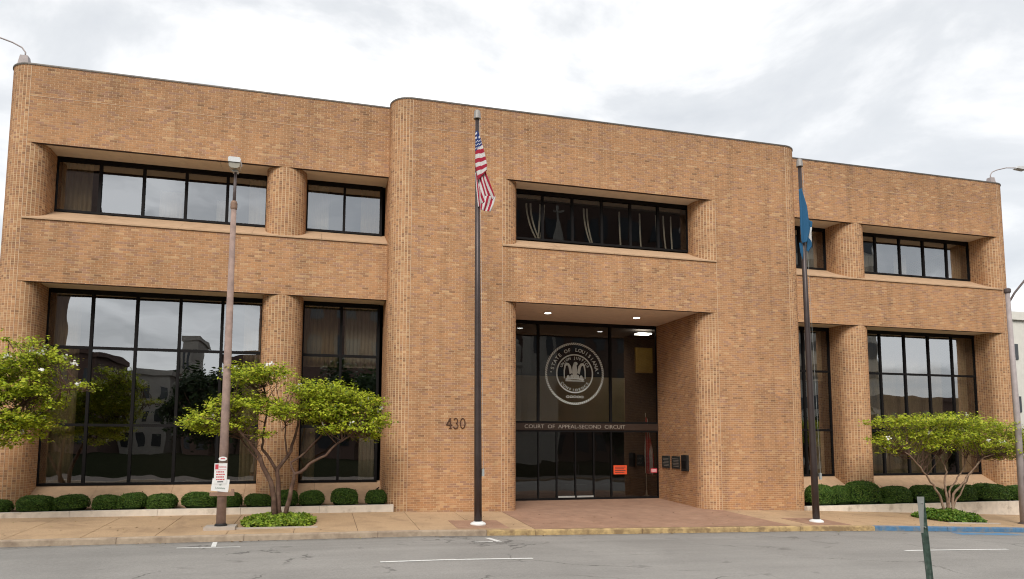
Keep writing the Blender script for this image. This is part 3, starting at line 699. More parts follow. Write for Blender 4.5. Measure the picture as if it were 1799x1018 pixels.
for x, d_ in ((-2.75, .45), (-2.6, .4), (-2.25, -.1), (-2.1, -.2), (-.62, .3), (-.5, .25), (.75, .05), (1.55, .05), (2.2, .12), (2.5, .1), (2.8, .05)):   # swagged drapes
    mb = MB(); zz = np.linspace(ZT2-.3, 9.05, 12)
    xx = [x+d_*((ZT2-.3-z)/1.4)**2 for z in zz]
    mb.add([(a+o_, GC+.35+.02*k_, z) for z, a in zip(zz, xx) for o_, k_ in ((0, 0), (.03, -1), (.06, 0))], [(3*i_+k_, 3*i_+k_+1, 3*i_+k_+4, 3*i_+k_+3) for i_ in range(11) for k_ in (0, 1)])
    build('curtain', mb, 'curtain_w', BX, True)
# small things at the foot of the curved corner
p_ = pix(663, 858, .5); build('spigot', MB().tube([(p_[0], .62, .55), (p_[0], .62, .72), (p_[0]+.05, .58, .76)], .025, 6), 'black', BX)

# ------------------------------------------------------------------ planters
def planter(x0, x1, ztop, lab, foot):
    t = thing('planter', ((x0+x1)/2, .3, zg((x0+x1)/2)), lab, 'planter'); n = max(1, round((x1-x0)/2.1)); ws = (x1-x0)/n
    for i in range(n):
        a, b = x0+i*ws+.004, x0+(i+1)*ws-.004
        build('wall_stone', MB().box(a, b, -.05, .13, zg(b)-.35, ztop+random.uniform(-.004, .004)), 'planter', t)
    build('soil', MB().box(x0+.02, x1-.02, .13, W0-.01, ztop-.5, ztop-.06), 'soil', t)
    if foot: build('footing', MB().box(x0, x1, -.075, -.05, zg((x0+x1)/2)-.6, zg(x1)+.25), 'precast', t)
planter(-20.2, -7.25, .285, 'low pale stone planter with clipped shrubs on the side of house number 430', False)
planter(7.25, 18.6, -.085, 'low pale stone planter with clipped shrubs by the blue kerb', False)

# ------------------------------------------------------------------ foliage helpers
def leaves_mesh(name, P, Nn, size, pal, m, wts=None, jit=.55, aspect=.55):
    n = len(P); nn = Nn+rng.normal(0, jit, (n, 3)); nn /= np.linalg.norm(nn, axis=1)[:, None]
    a = np.cross(nn, rng.normal(0, 1, (n, 3))); a /= np.linalg.norm(a, axis=1)[:, None]; b = np.cross(nn, a)
    s = size*rng.uniform(.65, 1.3, (n, 1))
    V = np.stack([P+a*s, P+b*s*aspect-nn*s*.12, P-a*s, P-b*s*aspect-nn*s*.12], 1).reshape(-1, 3)
    F = np.arange(4*n).reshape(-1, 4); p = np.array(pal); i = rng.choice(len(p), n, p=wts)
    c = p[i]*(1+rng.normal(0, .16, (n, 1))); c = np.clip(c, .002, .9)
    return npmesh(name, V, F, m, np.repeat(c, 4, 0))
# clipped shrubs
SHP = [(.058, .12, .017), (.078, .155, .022), (.038, .085, .013), (.12, .19, .032)]
def shrub_variant(seed):
    n = 5200; d = rng.normal(0, 1, (n, 3)); d /= np.linalg.norm(d, axis=1)[:, None]; d[:, 2] = np.where(d[:, 2] < -.35, -d[:, 2], d[:, 2])
    ph = rng.uniform(0, 6, 6)
    p = 2.6
    rr = (np.abs(d[:, 0])**p+np.abs(d[:, 1])**p+np.abs(d[:, 2])**p)**(-1/p)
    rr *= 1+.035*np.sin(d[:, 0]*5+ph[0])*np.sin(d[:, 2]*6+ph[1])+.03*np.sin(d[:, 1]*7+ph[2])-.07*np.abs(rng.normal(0, 1, n))*.5+.10*(rng.uniform(0, 1, n) > .985)
    P = d*rr[:, None]*[1, 1, 1]
    lm = leaves_mesh('foliage', P, d, .065, SHP, 'shrubleaf', jit=.75)
    mb = MB(); nu, nv = 20, 11; vs = []
    for j in range(nv):
        for i in range(nu):
            th, ph_ = 2*PI*i/nu, -PI*.45+PI*.95*j/(nv-1)
            q = np.array([math.cos(th)*math.cos(ph_), math.sin(th)*math.cos(ph_), math.sin(ph_)])
            k = (np.abs(q)**p).sum()**(-1/p); vs.append(q*k*.90)
    V = np.array(vs); F = np.array([(j*nu+i, j*nu+(i+1) % nu, (j+1)*nu+(i+1) % nu, (j+1)*nu+i) for j in range(nv-1) for i in range(nu)])
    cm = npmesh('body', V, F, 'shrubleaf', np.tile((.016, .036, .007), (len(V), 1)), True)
    return lm, cm
SV = [shrub_variant(i) for i in range(4)]
LS = [(-18.1, -17.42, .60), (-17.3, -16.38, .69), (-16.42, -15.58, .70), (-15.48, -14.80, .67), (-14.85, -14.10, .725), (-14.12, -13.32, .68), (-13.19, -12.26, .715), (-12.28, -11.58, .69), (-11.52, -10.76, .64), (-10.64, -10.02, .74), (-9.99, -9.27, .71), (-9.07, -8.28, .75), (-8.06, -7.40, .70)]
RS = [(7.60, 8.79, .63), (8.74, 9.55, .58), (9.24, 10.80, .73), (10.72, 11.26, .11), (10.80, 12.33, .52), (12.25, 13.66, .545), (13.86, 15.35, .545), (15.19, 16.86, .57), (16.80, 18.1, .49)]
def shrub(i, x0, x1, zt, zb, lab, grp, dy=0):
    cx_, rx = (x0+x1)/2, (x1-x0)/2*1.0; rz = (zt-zb)*.58; y = .47+dy; ry = min(.42, max(rx, .3))
    t = thing('shrub', (cx_, y, zb), lab, 'shrub', grp)
    lm, cm = SV[i % 4]
    for nm, me_ in (('foliage', lm), ('body', cm)):
        o = link(nm, me_, t, (0, 0, (zt-zb)-rz)); o.scale = (rx, ry, rz); o.rotation_euler = (.05*math.sin(i*2.3), .07*math.sin(i*1.7+1), (0, PI)[(i//4) % 2]+.25*math.sin(i*3.1))
    build('stem', MB().tube([(cx_, y, zb-.1), (cx_, y, zb+.25)], .03, 6), 'bark', t)
ORD = 'second third fourth fifth sixth seventh eighth ninth tenth eleventh twelfth thirteenth'.split()
for i, (a, b, z) in enumerate(LS):
    lab = 'clipped dark green shrub standing against the curved brick corner near number 430' if i == len(LS)-1 else ORD[len(LS)-2-i]+' clipped round shrub from the curved brick corner near number 430'
    shrub(i, a, b, z, .23, lab, 'clipped shrubs in the planter on the number 430 side')
for i, (a, b, z) in enumerate(RS):
    lab = 'small low clipped shrub squeezed between two bigger ones in the planter by the blue kerb' if i == 3 else 'clipped shrub standing against the brick corner behind the pole with the blue flag' if i == 0 else ORD[i-1 if i < 3 else i-2]+' broad clipped shrub from the brick corner beside the blue flag pole'
    q_ = (b-a)*.035; shrub(i+1, a+q_, b-q_, z, -.16, lab, 'clipped shrubs in the planter by the blue kerb', -.12 if i == 3 else (.10 if i in (1, 4) else 0))

# ------------------------------------------------------------------ crape myrtle trees
LFP = [(.37, .44, .022), (.46, .51, .032), (.25, .33, .020), (.54, .56, .06), (.10, .16, .014), (.48, .36, .07)]
LFW = [.30, .26, .22, .10, .09, .03]
def tree(lab, depth, basepx, stems, pads, nleaf, flowers, ground, seed, fan=.95, bark='bark'):
    global rng
    keep = rng; rng = np.random.default_rng(seed)
    b = pix(basepx[0], basepx[1], depth)
    t = thing('crape_myrtle', (b[0], depth, ground), lab, 'tree', None)
    tr = MB(); ends = []
    for st, r0, r1 in stems:
        pts = [pix(u, v, depth+dy) for u, v, dy in st]
        P = []
        for i in range(len(pts)-1):
            for k in range(3):
                q = pts[i]+(pts[i+1]-pts[i])*k/3; P.append(q+(rng.normal(0, .018, 3) if (i or k) else 0))
        P.append(pts[-1]); rad = list(np.linspace(r0*.74, r1*.8, len(P))); tr.tube(P, rad, 8); ends += [(q, rad[i]) for i, q in enumerate(P) if i > len(P)*.45]
    build('trunk', tr, bark, t, True)
    # pads of leaves spread in depth
    cx_ = np.mean([p[0] for p in pads]); LP, LN, TW = [], [], MB(); FL = MB()
    tot = sum(p[2]*p[3] for p in pads); pc = []
    for (u, v, ru, rv) in pads:
        off = abs(u-cx_)/max(1, max(abs(p[0]-cx_) for p in pads)); rng_d = fan*(1-.55*off)
        for dy in (-.85*rng_d, -.35*rng_d, .15*rng_d, .75*rng_d):
            k = .94-.25*abs(dy)/max(fan, .1); c = pix(u+rng.uniform(-.15, .15)*ru, v+rng.uniform(-.25, .25)*rv, depth)
            sx = np.linalg.norm(pix(u+ru, v, depth)-pix(u, v, depth))*k; sz = np.linalg.norm(pix(u, v+rv, depth)-pix(u, v, depth))*k
            c = c+np.array([0, dy, 0]); pc.append((c, sx, sz))
            n = int(nleaf*ru*rv/tot/4)
            # sprays: leaves sit in short sprigs so that light and dark clumps form
            ns = max(4, n//11); d = rng.normal(0, 1, (ns, 3)); d /= np.linalg.norm(d, axis=1)[:, None]; r = rng.uniform(.25, 1, (ns, 1))**.5
            S = c+d*r*[sx, min(sx, .8)*.8, sz]
            j = rng.integers(0, ns, n); o2 = d+rng.normal(0, .45, (ns, 3))*[1, 1, .5]; o2[:, 2] = o2[:, 2]*.5+.12; L_ = S[j]+o2[j]*rng.uniform(-.06, .22, (n, 1))+rng.normal(0, 1, (n, 3))*[.045, .045, .028]
            LP.append(L_); LN.append(np.tile([0, -.25, 1.], (n, 1))+d[j]*.35)
            # twigs from the nearest branch end to some sprigs
            for _ in range(4):
                s_ = S[rng.integers(0, ns)]; e0 = min(ends, key=lambda q: np.linalg.norm((q[0]-s_)*[1, 1, .8])+rng.uniform(0, .5))
                m_ = e0[0]*.5+s_*.5+np.array([0, 0, -.06])+rng.normal(0, .06, 3)
                TW.tube([e0[0], m_, s_], [min(.013, e0[1]), .008, .004], 4, False)
    build('twigs', TW, 'bark', t)
    LP = np.concatenate(LP); LN = np.concatenate(LN)
    me = leaves_mesh('crown', LP-np.array([b[0], depth, ground]), LN, .043, LFP, 'leaf', LFW, .36)
    link('crown', me, t)
    for _ in range(flowers):       # white blossom heads on the outside of the crown
        c, sx, sz = pc[rng.integers(0, len(pc))]; th = rng.uniform(0, 2*PI)
        q = c+np.array([math.cos(th)*sx*.8, -abs(math.sin(th))*sx*.5, sz*rng.uniform(.2, 1.0)])
        for k in range(9):
            w_ = rng.normal(0, .036, 3); s_ = .032; a_ = rng.normal(0, 1, 3); a_ /= np.linalg.norm(a_); b_ = np.cross(a_, rng.normal(0, 1, 3)); b_ /= np.linalg.norm(b_)
            FL.add([q+w_+a_*s_, q+w_+b_*s_, q+w_-a_*s_, q+w_-b_*s_], [(0, 1, 2, 3)])
    build('blossom', FL, 'petal', t)
    rng = keep; return t
D2 = -1.75
tree('small crape myrtle with three dark trunks and layered crown beside the lamp post', D2, (490, 905),
     [([(484, 912, 0), (479, 860, -.05), (463, 816, -.1), (452, 794, -.15), (436, 772, -.2), (412, 748, -.3), (385, 735, -.4)], .10, .03),
      ([(492, 912, .05), (488, 850, .1), (487, 826, .1), (506, 802, .2), (518, 772, .3), (526, 735, .35), (540, 700, .4)], .095, .025),
      ([(487, 828, .1), (468, 800, .15), (459, 786, .2), (463, 758, .25), (470, 715, .3), (462, 680, .35)], .06, .022),
      ([(500, 912, -.05), (511, 862, -.1), (519, 834, -.15), (545, 817, -.2), (572, 800, -.3), (602, 775, -.35), (635, 750, -.4)], .085, .022),
      ([(517, 840, -.15), (513, 813, -.05), (534, 796, .05), (560, 770, .15), (585, 735, .2)], .05, .018),
      ([(463, 816, -.1), (445, 800, .1), (428, 778, .3), (420, 760, .4)], .045, .018),
      ([(506, 802, .2), (500, 775, .1), (503, 750, 0), (495, 725, -.1)], .035, .015)],
     [(440, 656, 42, 17), (482, 656, 36, 13), (425, 668, 22, 10), (395, 712, 36, 13), (362, 736, 30, 15), (430, 702, 40, 13), (347, 742, 20, 13), (372, 752, 22, 10), (480, 716, 40, 14), (545, 690, 42, 17), (590, 688, 44, 18), (632, 712, 36, 22),
      (658, 738, 24, 20), (600, 728, 50, 16), (560, 722, 42, 16), (652, 762, 20, 9), (463, 765, 14, 8), (505, 728, 26, 14), (412, 744, 34, 9), (628, 748, 40, 11), (588, 752, 30, 9)],
     23000, 28, zg(-10.4), 5)
D3 = -1.85
tree('low wide crape myrtle with pale forked trunks in the mound by the blue kerb', D3, (1668, 900),
     [([(1662, 905, 0), (1652, 872, -.05), (1640, 853, -.1), (1628, 836, -.2), (1612, 815, -.3), (1590, 795, -.4)], .06, .02),
      ([(1668, 905, .05), (1660, 862, .05), (1659, 842, .1), (1663, 825, .2), (1650, 800, .3)], .06, .02),
      ([(1672, 905, -.05), (1676, 868, -.1), (1690, 850, -.1), (1702, 834, -.15), (1722, 810, -.3), (1750, 795, -.4)], .065, .02),
      ([(1668, 900, 0), (1668, 862, .1), (1680, 845, .2), (1692, 826, .3), (1700, 800, .4)], .05, .018),
      ([(1674, 895, .1), (1686, 868, .2), (1698, 845, .3), (1712, 825, .4), (1730, 800, .5)], .045, .018)],
     [(1565, 742, 30, 9), (1608, 740, 38, 12), (1650, 738, 42, 11), (1700, 748, 42, 13), (1745, 757, 40, 14), (1782, 770, 28, 13), (1600, 764, 38, 11), (1552, 776, 20, 6), (1572, 790, 14, 8), (1660, 766, 48, 13), (1710, 780, 42, 12),
      (1622, 784, 24, 8), (1742, 788, 36, 9), (1768, 803, 18, 6), (1820, 776, 28, 12), (1790, 788, 22, 8)],
     22000, 15, zg(11.5), 6, .95, 'bark_pale')
D1 = -1.9
tree('crape myrtle with many white blossoms partly covering the end pier near the planter', D1, (-75, 915),
     [([(-80, 925, 0), (-70, 860, 0), (-50, 800, -.1), (-15, 750, -.2), (30, 715, -.3), (70, 690, -.3)], .10, .03),
      ([(-85, 925, 0), (-90, 850, .1), (-70, 770, .2), (-40, 700, .2), (10, 650, .2), (60, 625, .1)], .09, .025),
      ([(-80, 900, 0), (-110, 830, .1), (-140, 770, .2)], .08, .03),
      ([(30, 715, -.3), (80, 690, -.3), (120, 683, -.3), (155, 681, -.3)], .02, .006)],
     [(15, 645, 42, 24), (60, 632, 30, 15), (90, 628, 20, 7), (72, 606, 12, 6), (30, 602, 16, 6), (118, 640, 14, 5), (142, 681, 24, 4), (30, 690, 46, 24), (72, 690, 36, 17), (98, 712, 16, 12), (50, 735, 38, 18), (12, 745, 36, 20), (-35, 680, 55, 40),
      (-60, 740, 50, 36), (-110, 700, 60, 50), (45, 765, 26, 10), (2, 778, 20, 8), (72, 745, 22, 10), (80, 660, 26, 12)],
     33000, 26, zg(-18), 7, .9)
# planted mounds at the foot of the trees
IVY = [(.22, .33, .03), (.30, .40, .04), (.11, .19, .02), (.36, .44, .07)]
def mound(cx_, cy_, rx, ry, h, lab, pal, tall):
    g = zg(cx_); t = thing('groundcover_bed', (cx_, cy_, g), lab, 'plant bed'); n = 4200
    a = rng.uniform(0, 2*PI, n); r = np.sqrt(rng.uniform(0, 1, n)); q = 3.
    k = (np.abs(np.cos(a))**q+np.abs(np.sin(a))**q)**(-1/q)
    X_, Y_ = r*k*np.cos(a), r*k*np.sin(a)
    Z_ = h*np.clip(1-r**2.4, 0, 1)*(1 if not tall else 1)+rng.uniform(0, .09, n)+.05*np.sin(X_*7)*np.sin(Y_*6+1)
    P = np.stack([X_*rx, Y_*ry, np.array([zwalk(cx_+x*rx, cy_+y*ry) for x, y in zip(X_, Y_)])-g+Z_], 1)
    me = leaves_mesh('leaves', P, np.tile([0, -.2, 1.], (n, 1)), .055, pal, 'ivyleaf', None, .6)
    o = link('leaves', me, t); tag(o, kind='stuff')
    mb = MB(); nu = 24; vs = [(cx_, cy_, g+h*.8)]
    for rr, z in ((.5, h*.62), (.85, h*.25), (1., -.06)):
        for i in range(nu):
            a = 2*PI*i/nu; k = (abs(math.cos(a))**q+abs(math.sin(a))**q)**(-1/q); x, y = cx_+rr*k*rx*math.cos(a), cy_+rr*k*ry*math.sin(a); vs.append((x, y, zwalk(x, y)+z))
    mb.add(vs, [(0, 1+i, 1+(i+1) % nu) for i in range(nu)]+[(1+j*nu+i, 1+(j+1)*nu+i, 1+(j+1)*nu+(i+1) % nu, 1+j*nu+(i+1) % nu) for j in range(2) for i in range(nu)])
    build('soil', mb, 'soil', t)
    for x0, x1, y0, y1 in ((cx_-rx-.05, cx_+rx+.05, cy_-ry-.10, cy_-ry-.02),):
        build('edging', MB().hexa([(x0, y0, zwalk(x0, y0)-.02), (x1, y0, zwalk(x1, y0)-.02), (x1, y1, zwalk(x1, y1)-.02), (x0, y1, zwalk(x0, y1)-.02), (x0, y0, zwalk(x0, y0)+.035), (x1, y0, zwalk(x1, y0)+.035), (x1, y1, zwalk(x1, y1)+.035), (x0, y1, zwalk(x0, y1)+.035)]), 'concrete', t)
mound(-10.42, -1.88, .93, .92, .13, 'bright green ivy bed round the myrtle trunks beside the lamp post', IVY, False)
mound(11.45, -1.90, 1.0, .95, .26, 'grassy green mound at the foot of the tree by the blue kerb', [(.09, .19, .02), (.15, .26, .03), (.06, .13, .015), (.20, .29, .04)], True)

# ------------------------------------------------------------------ flagpoles and flags
def flagpole(x, y, top, lab, ln=0.):
    g = zwalk(x, y); t = thing('flagpole', (x, y, g), lab, 'flagpole')
    build('shaft', MB().tube([(x, y, g), (x+ln*2/top, y, g+2), (x+ln*6/top, y, 6), (x+ln, y, top-.25)], [.105, .10, .085, .055], 20), 'polebrown', t, True)
    build('base_collar', MB().lathe([(.215, g), (.215, g+.03), (.19, g+.055), (.125, g+.085), (.106, g+.09)], (x, y, 0), 24), 'white', t)
    build('cap', MB().lathe([(.10, top-.26), (.105, top-.25), (.095, top-.12), (.085, top-.03), (.05, top)], (x+ln, y, 0), 18), 'polecap', t)
    build('halyard', MB().tube([(x+ln+.06, y-.075, top-.3), (x+ln*.35+.10, y-.12, 4), (x+.11, y-.13, g+1.4)], .004, 5), 'alu', t)
    build('cleat', MB().box(x+.07, x+.13, y-.16, y-.09, g+1.3, g+1.5), 'alu', t)
    return t
FPX1 = (-5.26, -2.8); FPX2 = (5.36, -2.9)
flagpole(*FPX1, 11.58, 'tall dark bronze flagpole in front of the number 430', -.11); flagpole(*FPX2, 11.27, 'tall dark bronze flagpole between the entrance and the blue kerb', -.14)
def flag_mat(kind):
    m, t, b, o = base('flag_'+kind); uv = nd(t, 'UVMap'); s = nd(t, 'SeparateXYZ'); t.links.new(uv.outputs[0], s.inputs[0]); U, V_ = s.outputs[0], s.outputs[1]
    def mth(op, a, b_=None, clamp=False):
        n = nd(t, 'Math', operation=op, use_clamp=clamp)
        for i, q in enumerate((a, b_)):
            if q is None: continue
            if hasattr(q, 'links'): t.links.new(q, n.inputs[i])
            else: n.inputs[i].default_value = q
        return n.outputs[0]
    if kind == 'us':
        st = mth('GREATER_THAN', mth('FRACT', mth('MULTIPLY', V_, 6.5)), .5)     # red at both edges
        c = mixc(t, (.48, .035, .07), (.78, .76, .74), st)
        can = mth('MULTIPLY', mth('LESS_THAN', U, .4), mth('GREATER_THAN', V_, 6/13))
        fx = mth('SUBTRACT', mth('FRACT', mth('MULTIPLY', U, 15)), .5); fy = mth('SUBTRACT', mth('FRACT', mth('MULTIPLY', V_, 11.)), .5)
        dd = mth('ADD', mth('MULTIPLY', fx, fx), mth('MULTIPLY', fy, fy)); star = mth('LESS_THAN', dd, .075)
        c = mixc(t, c, mixc(t, (.035, .06, .20), (.75, .75, .78), star), can)
    else:
        d2 = mth('ADD', mth('POWER', mth('MULTIPLY', mth('SUBTRACT', U, .5), 3.6), 2.), mth('POWER', mth('MULTIPLY', mth('SUBTRACT', V_, .5), 2.7), 2.))
        c = mixc(t, (.04, .15, .29), (.78, .78, .76), mth('LESS_THAN', d2, .35))
    t.links.new(c, b.inputs['Base Color']); b.inputs['Roughness'].default_value = .8; b.inputs['Specular IOR Level'].default_value = .2
    tr = nd(t, 'BsdfTranslucent'); t.links.new(c, tr.inputs[0]); ms = nd(t, 'MixShader'); ms.inputs[0].default_value = .3
    t.links.new(b.outputs[0], ms.inputs[1]); t.links.new(tr.outputs[0], ms.inputs[2]); t.links.new(ms.outputs[0], o.inputs[0]); return m
def cloth(name, sheets, yplane, m, parent, seed=0):
    """each sheet: rows of (uL,vL,uR,vR pixels on the pole's plane, flag-uv left, flag-uv right, dy left, dy right)"""
    vs, fs, uvs = [], [], []; NX = 12
    for rows, pl in sheets:
        NY = 30; b0 = len(vs); rows = np.array(rows, float); tt = np.linspace(0, 1, len(rows))
        for j in range(NY+1):
            q = [np.interp(j/NY, tt, rows[:, k]) for k in range(rows.shape[1])]
            for i in range(NX+1):
                k = i/NX; p = pix(q[0]+(q[2]-q[0])*k, q[1]+(q[3]-q[1])*k, yplane)
                dy = q[8]+(q[9]-q[8])*k+pl*math.sin(k*9.5+j*.10+seed)*(.4+.6*j/NY)
                vs.append((p[0], yplane+dy, p[2])); uvs.append((q[4]+(q[6]-q[4])*k, q[5]+(q[7]-q[5])*k))
        fs += [(b0+j*(NX+1)+i, b0+j*(NX+1)+i+1, b0+(j+1)*(NX+1)+i+1, b0+(j+1)*(NX+1)+i) for j in range(NY) for i in range(NX)]
    mb = MB(); mb.add(vs, fs); o = build(name, mb, m, parent, True)
    ul = o.data.uv_layers.new(name='UVMap')
    for lp in o.data.loops: ul.data[lp.index].uv = uvs[lp.vertex_index]
    so_ = o.modifiers.new('thickness', 'SOLIDIFY'); so_.thickness = .004
    return o
fl = thing('flag', (FPX1[0], FPX1[1]-.08, 8.6), 'limp red, white and blue flag hanging from the flagpole near number 430', 'flag')
cloth('cloth', [
    ([(834, 234, 838, 232, .02, 1., .06, 1., -.07, -.10), (834, 250, 842, 247, .02, .80, .12, .84, -.09, -.16), (834, 270, 845, 263, .42, .50, .48, .58, -.10, -.22), (834, 290, 849, 280, .42, .30, .55, .40, -.10, -.24), (836, 307, 852, 296, .42, .12, .55, .20, -.12, -.24), (838, 320, 852, 305, .42, .0, .55, .06, -.14, -.22)], .03),
    ([(834, 292, 850, 303, .5, .48, .5, .0, -.02, -.16), (836, 318, 856, 322, .6, .55, .6, .0, -.02, -.20), (840, 345, 864, 343, .75, .60, .75, .02, -.05, -.18), (844, 360, 868, 352, .9, .62, .9, .02, -.06, -.14)], .05),
    ([(846, 346, 868, 350, .8, .0, .8, .45, -.10, -.20), (843, 360, 865, 362, .9, .0, .9, .45, -.08, -.16), (842, 370, 860, 375, 1., .0, 1., .45, -.06, -.12)], .03),
    ([(834, 305, 840, 308, .5, .9, .5, .6, -.07, -.02), (836, 335, 848, 338, .7, .9, .7, .5, -.08, -.03), (839, 366, 848, 360, .95, .9, .95, .5, -.09, -.03)], .02)],
    FPX1[1], flag_mat('us'), fl)
fl2 = thing('flag', (FPX2[0], FPX2[1]-.08, 8.), 'limp blue flag with a white patch hanging from the flagpole by the blue kerb', 'flag')
cloth('cloth', [
    ([(1401, 334, 1404, 333, .02, 1., .06, 1., -.07, -.10), (1402, 370, 1411, 366, .05, .8, .25, .85, -.09, -.18), (1402, 400, 1414, 392, .05, .6, .28, .6, -.10, -.20), (1403, 425, 1417, 405, .1, .3, .3, .4, -.11, -.20), (1404, 429, 1413, 428, .1, .0, .3, .0, -.12, -.18)], .03),
    ([(1412, 385, 1419, 394, .3, .9, .45, .9, -.12, -.22), (1413, 410, 1418, 412, .35, .6, .56, .55, -.12, -.20), (1414, 430, 1420, 436, .1, .2, .3, .3, -.10, -.18), (1413, 440, 1416, 446, .1, .0, .2, .0, -.08, -.12)], .02),
    ([(1402, 428, 1406, 428, .1, .3, .3, .3, -.06, -.09), (1404, 445, 1408, 445, .1, .2, .3, .2, -.06, -.09), (1407, 457, 1408, 456, .1, .0, .2, .0, -.06, -.07)], .01)],
    FPX2[1], flag_mat('blue'), fl2, 2.)
# flag standing inside the lobby
fl3 = thing('flag', (2.95, 3.86, 0), 'furled red and white flag on a stand behind the entrance glass', 'flag')
build('staff', MB().tube([(2.95, 3.86, 0), (2.95, 3.86, 3.3)], .02, 8), 'gold', fl3)
build('stand', MB().lathe([(.2, 0), (.2, .04), (.05, .10), (.03, .3)], (2.95, 3.86, 0), 14), 'gold', fl3)
mbf = MB(); n = 28
vs = []
for j in range(16):
    f_ = j/15; z = 3.15-2.2*f_; rw = .05+.20*min(1, f_*1.6)
    for i in range(n): a = i/(n-1); vs.append((2.95-rw*.4+rw*1.4*a+.05*f_, 3.80+.05*math.sin(a*15+f_*2), z-.10*a))
mbf.add(vs, [(j*n+i, j*n+i+1, (j+1)*n+i+1, (j+1)*n+i) for j in range(15) for i in range(n-1)])
mf, t_, b_, o_ = base('lobby_flag'); wv = nd(t_, 'TexWave'); wv.inputs['Scale'].default_value = 3.2; wv.inputs['Distortion'].default_value = 1.
t_.links.new(geo(t_), wv.inputs[0]); t_.links.new(ramp(t_, wv.outputs['Fac'], [(.48, (.65, .04, .06)), (.52, (.85, .82, .8))]).outputs[0], b_.inputs['Base Color'])
build('cloth', mbf, mf, fl3, True)

# ------------------------------------------------------------------ street lamps, signs, posts
LX, LY = -11.75, -2.7; g = zwalk(LX, LY)
t = thing('street_lamp', (LX, LY, g), 'tall weathered pinkish brown lamp post with signs fixed near its foot', 'street lamp')
build('footing', MB().box(LX-.36, LX+.36, LY-.30, LY+.30, g-.1, g+.07), 'concrete', t)
build('base_plate', MB().lathe([(.15, g+.07), (.15, g+.10), (.12, g+.13)], (LX, LY, 0), 16), 'black', t)
build('pole', MB().tube([(LX, LY, g+.1), (LX, LY, 3), (LX, LY, 8.22)], [.115, .10, .065], 16), 'lampwood', t, True)
build('bracket', MB().lathe([(.075, 8.14), (.085, 8.18), (.085, 8.30), (.06, 8.36)], (LX, LY, 0), 12), MT['signred'] if False else 'oldwood', t)
build('upper_pole', MB().tube([(LX, LY, 8.2), (LX+.01, LY, 9.18)], [.042, .034], 12), 'dkpole', t, True)
hd_ = build('lamp_head', MB().prism([(LX-.145, 9.30), (LX-.155, 9.38), (LX-.13, 9.43), (LX+.13, 9.43), (LX+.155, 9.38), (LX+.145, 9.30)], LY-.30, LY+.09, 1), 'lamphead', t)
build('lens', MB().prism([(LX-.135, 9.298), (LX+.135, 9.298), (LX+.13, 9.19), (LX+.07, 9.15), (LX-.07, 9.15), (LX-.13, 9.19)], LY-.27, LY+.06, 1), 'lampglass', hd_)
build('neck', MB().box(LX-.06, LX+.07, LY-.10, LY+.10, 9.12, 9.297), 'lamphead', hd_)
s1 = thing('parking_sign', (LX-.03, LY-.14, 1.4), 'white metal parking sign with a red corner on the pinkish lamp post', 'sign')
x0, x1, z0, z1 = -11.935, -11.64, 1.14, 1.64; yy = LY-.145
build('plate', MB().box(x0, x1, yy, yy+.006, z0, z1), 'white', s1)
build('red_corner', MB().box(x0+.02, x0+.095, yy-.002, yy-.0003, z1-.14, z1-.025), 'signred', s1)
tag(text_on('lettering', 'PARKING', .07, (x0+.19, yy-.002, z1-.115), 'signred', s1, .0005, .17), kind='stuff')
build('red_rule', MB().box(x0+.02, x1-.02, yy-.002, yy-.0003, z1-.165, z1-.155), 'signred', s1)
mb = MB()
for i in range(4):
    x_ = x0+.05
    while x_ < x1-.07:
        wd_ = random.uniform(.018, .05); mb.box(x_, min(x_+wd_, x1-.045), yy-.002, yy-.0003, z1-.225-i*.062, z1-.195-i*.062); x_ += wd_+.012
tag(build('print', mb, 'signred', s1), kind='stuff')
build('arrow', MB().box(x0+.08, x1-.08, yy-.002, yy-.0003, z0+.035, z0+.06), 'signblack', s1)
s2 = thing('court_sign', (LX-.03, LY-.15, 1.1), 'white card sign reading Supreme Court of Louisiana taped to the lamp post', 'sign')
yy = LY-.132
build('plate', MB().hexa([(-12.00, yy, .975), (-11.60, yy, .925), (-11.60, yy+.006, .925), (-12.00, yy+.006, .975), (-11.965, yy, 1.275), (-11.57, yy, 1.235), (-11.57, yy+.006, 1.235), (-11.965, yy+.006, 1.275)]), 'white', s2)
for b_, zz, wd in (('Supreme Court', 1.165, .30), ('of', 1.095, .05), ('Louisiana', 1.015, .22)): tag(text_on('lettering', b_, .07, (-11.785, yy-.002, zz), 'signgreen', s2, .0006, wd, 0, -.09), kind='stuff')
s3 = thing('sticker', (LX, LY-.13, 1.74), 'small oval white sticker on the pinkish lamp post', 'sticker')
build('face', MB().prism([(-11.75+.10*math.cos(a), 1.75+.055*math.sin(a)) for a in [2*PI*i/18 for i in range(18)]], LY-.128, LY-.122, 1), 'white', s3)
build('print', MB().box(-11.80, -11.70, LY-.1285, LY-.1281, 1.74, 1.765), 'signred', s3)
s4 = thing('wooden_board', (LX, LY-.13, .9), 'weathered wooden crossboard fixed across the pinkish lamp post', 'board')
build('plank', MB().box(-12.02, -11.45, LY-.15, LY-.115, .84, .93), 'oldwood', s4); build('upright', MB().box(-11.53, -11.45, LY-.17, LY-.151, .84, 1.01), 'oldwood', s4)
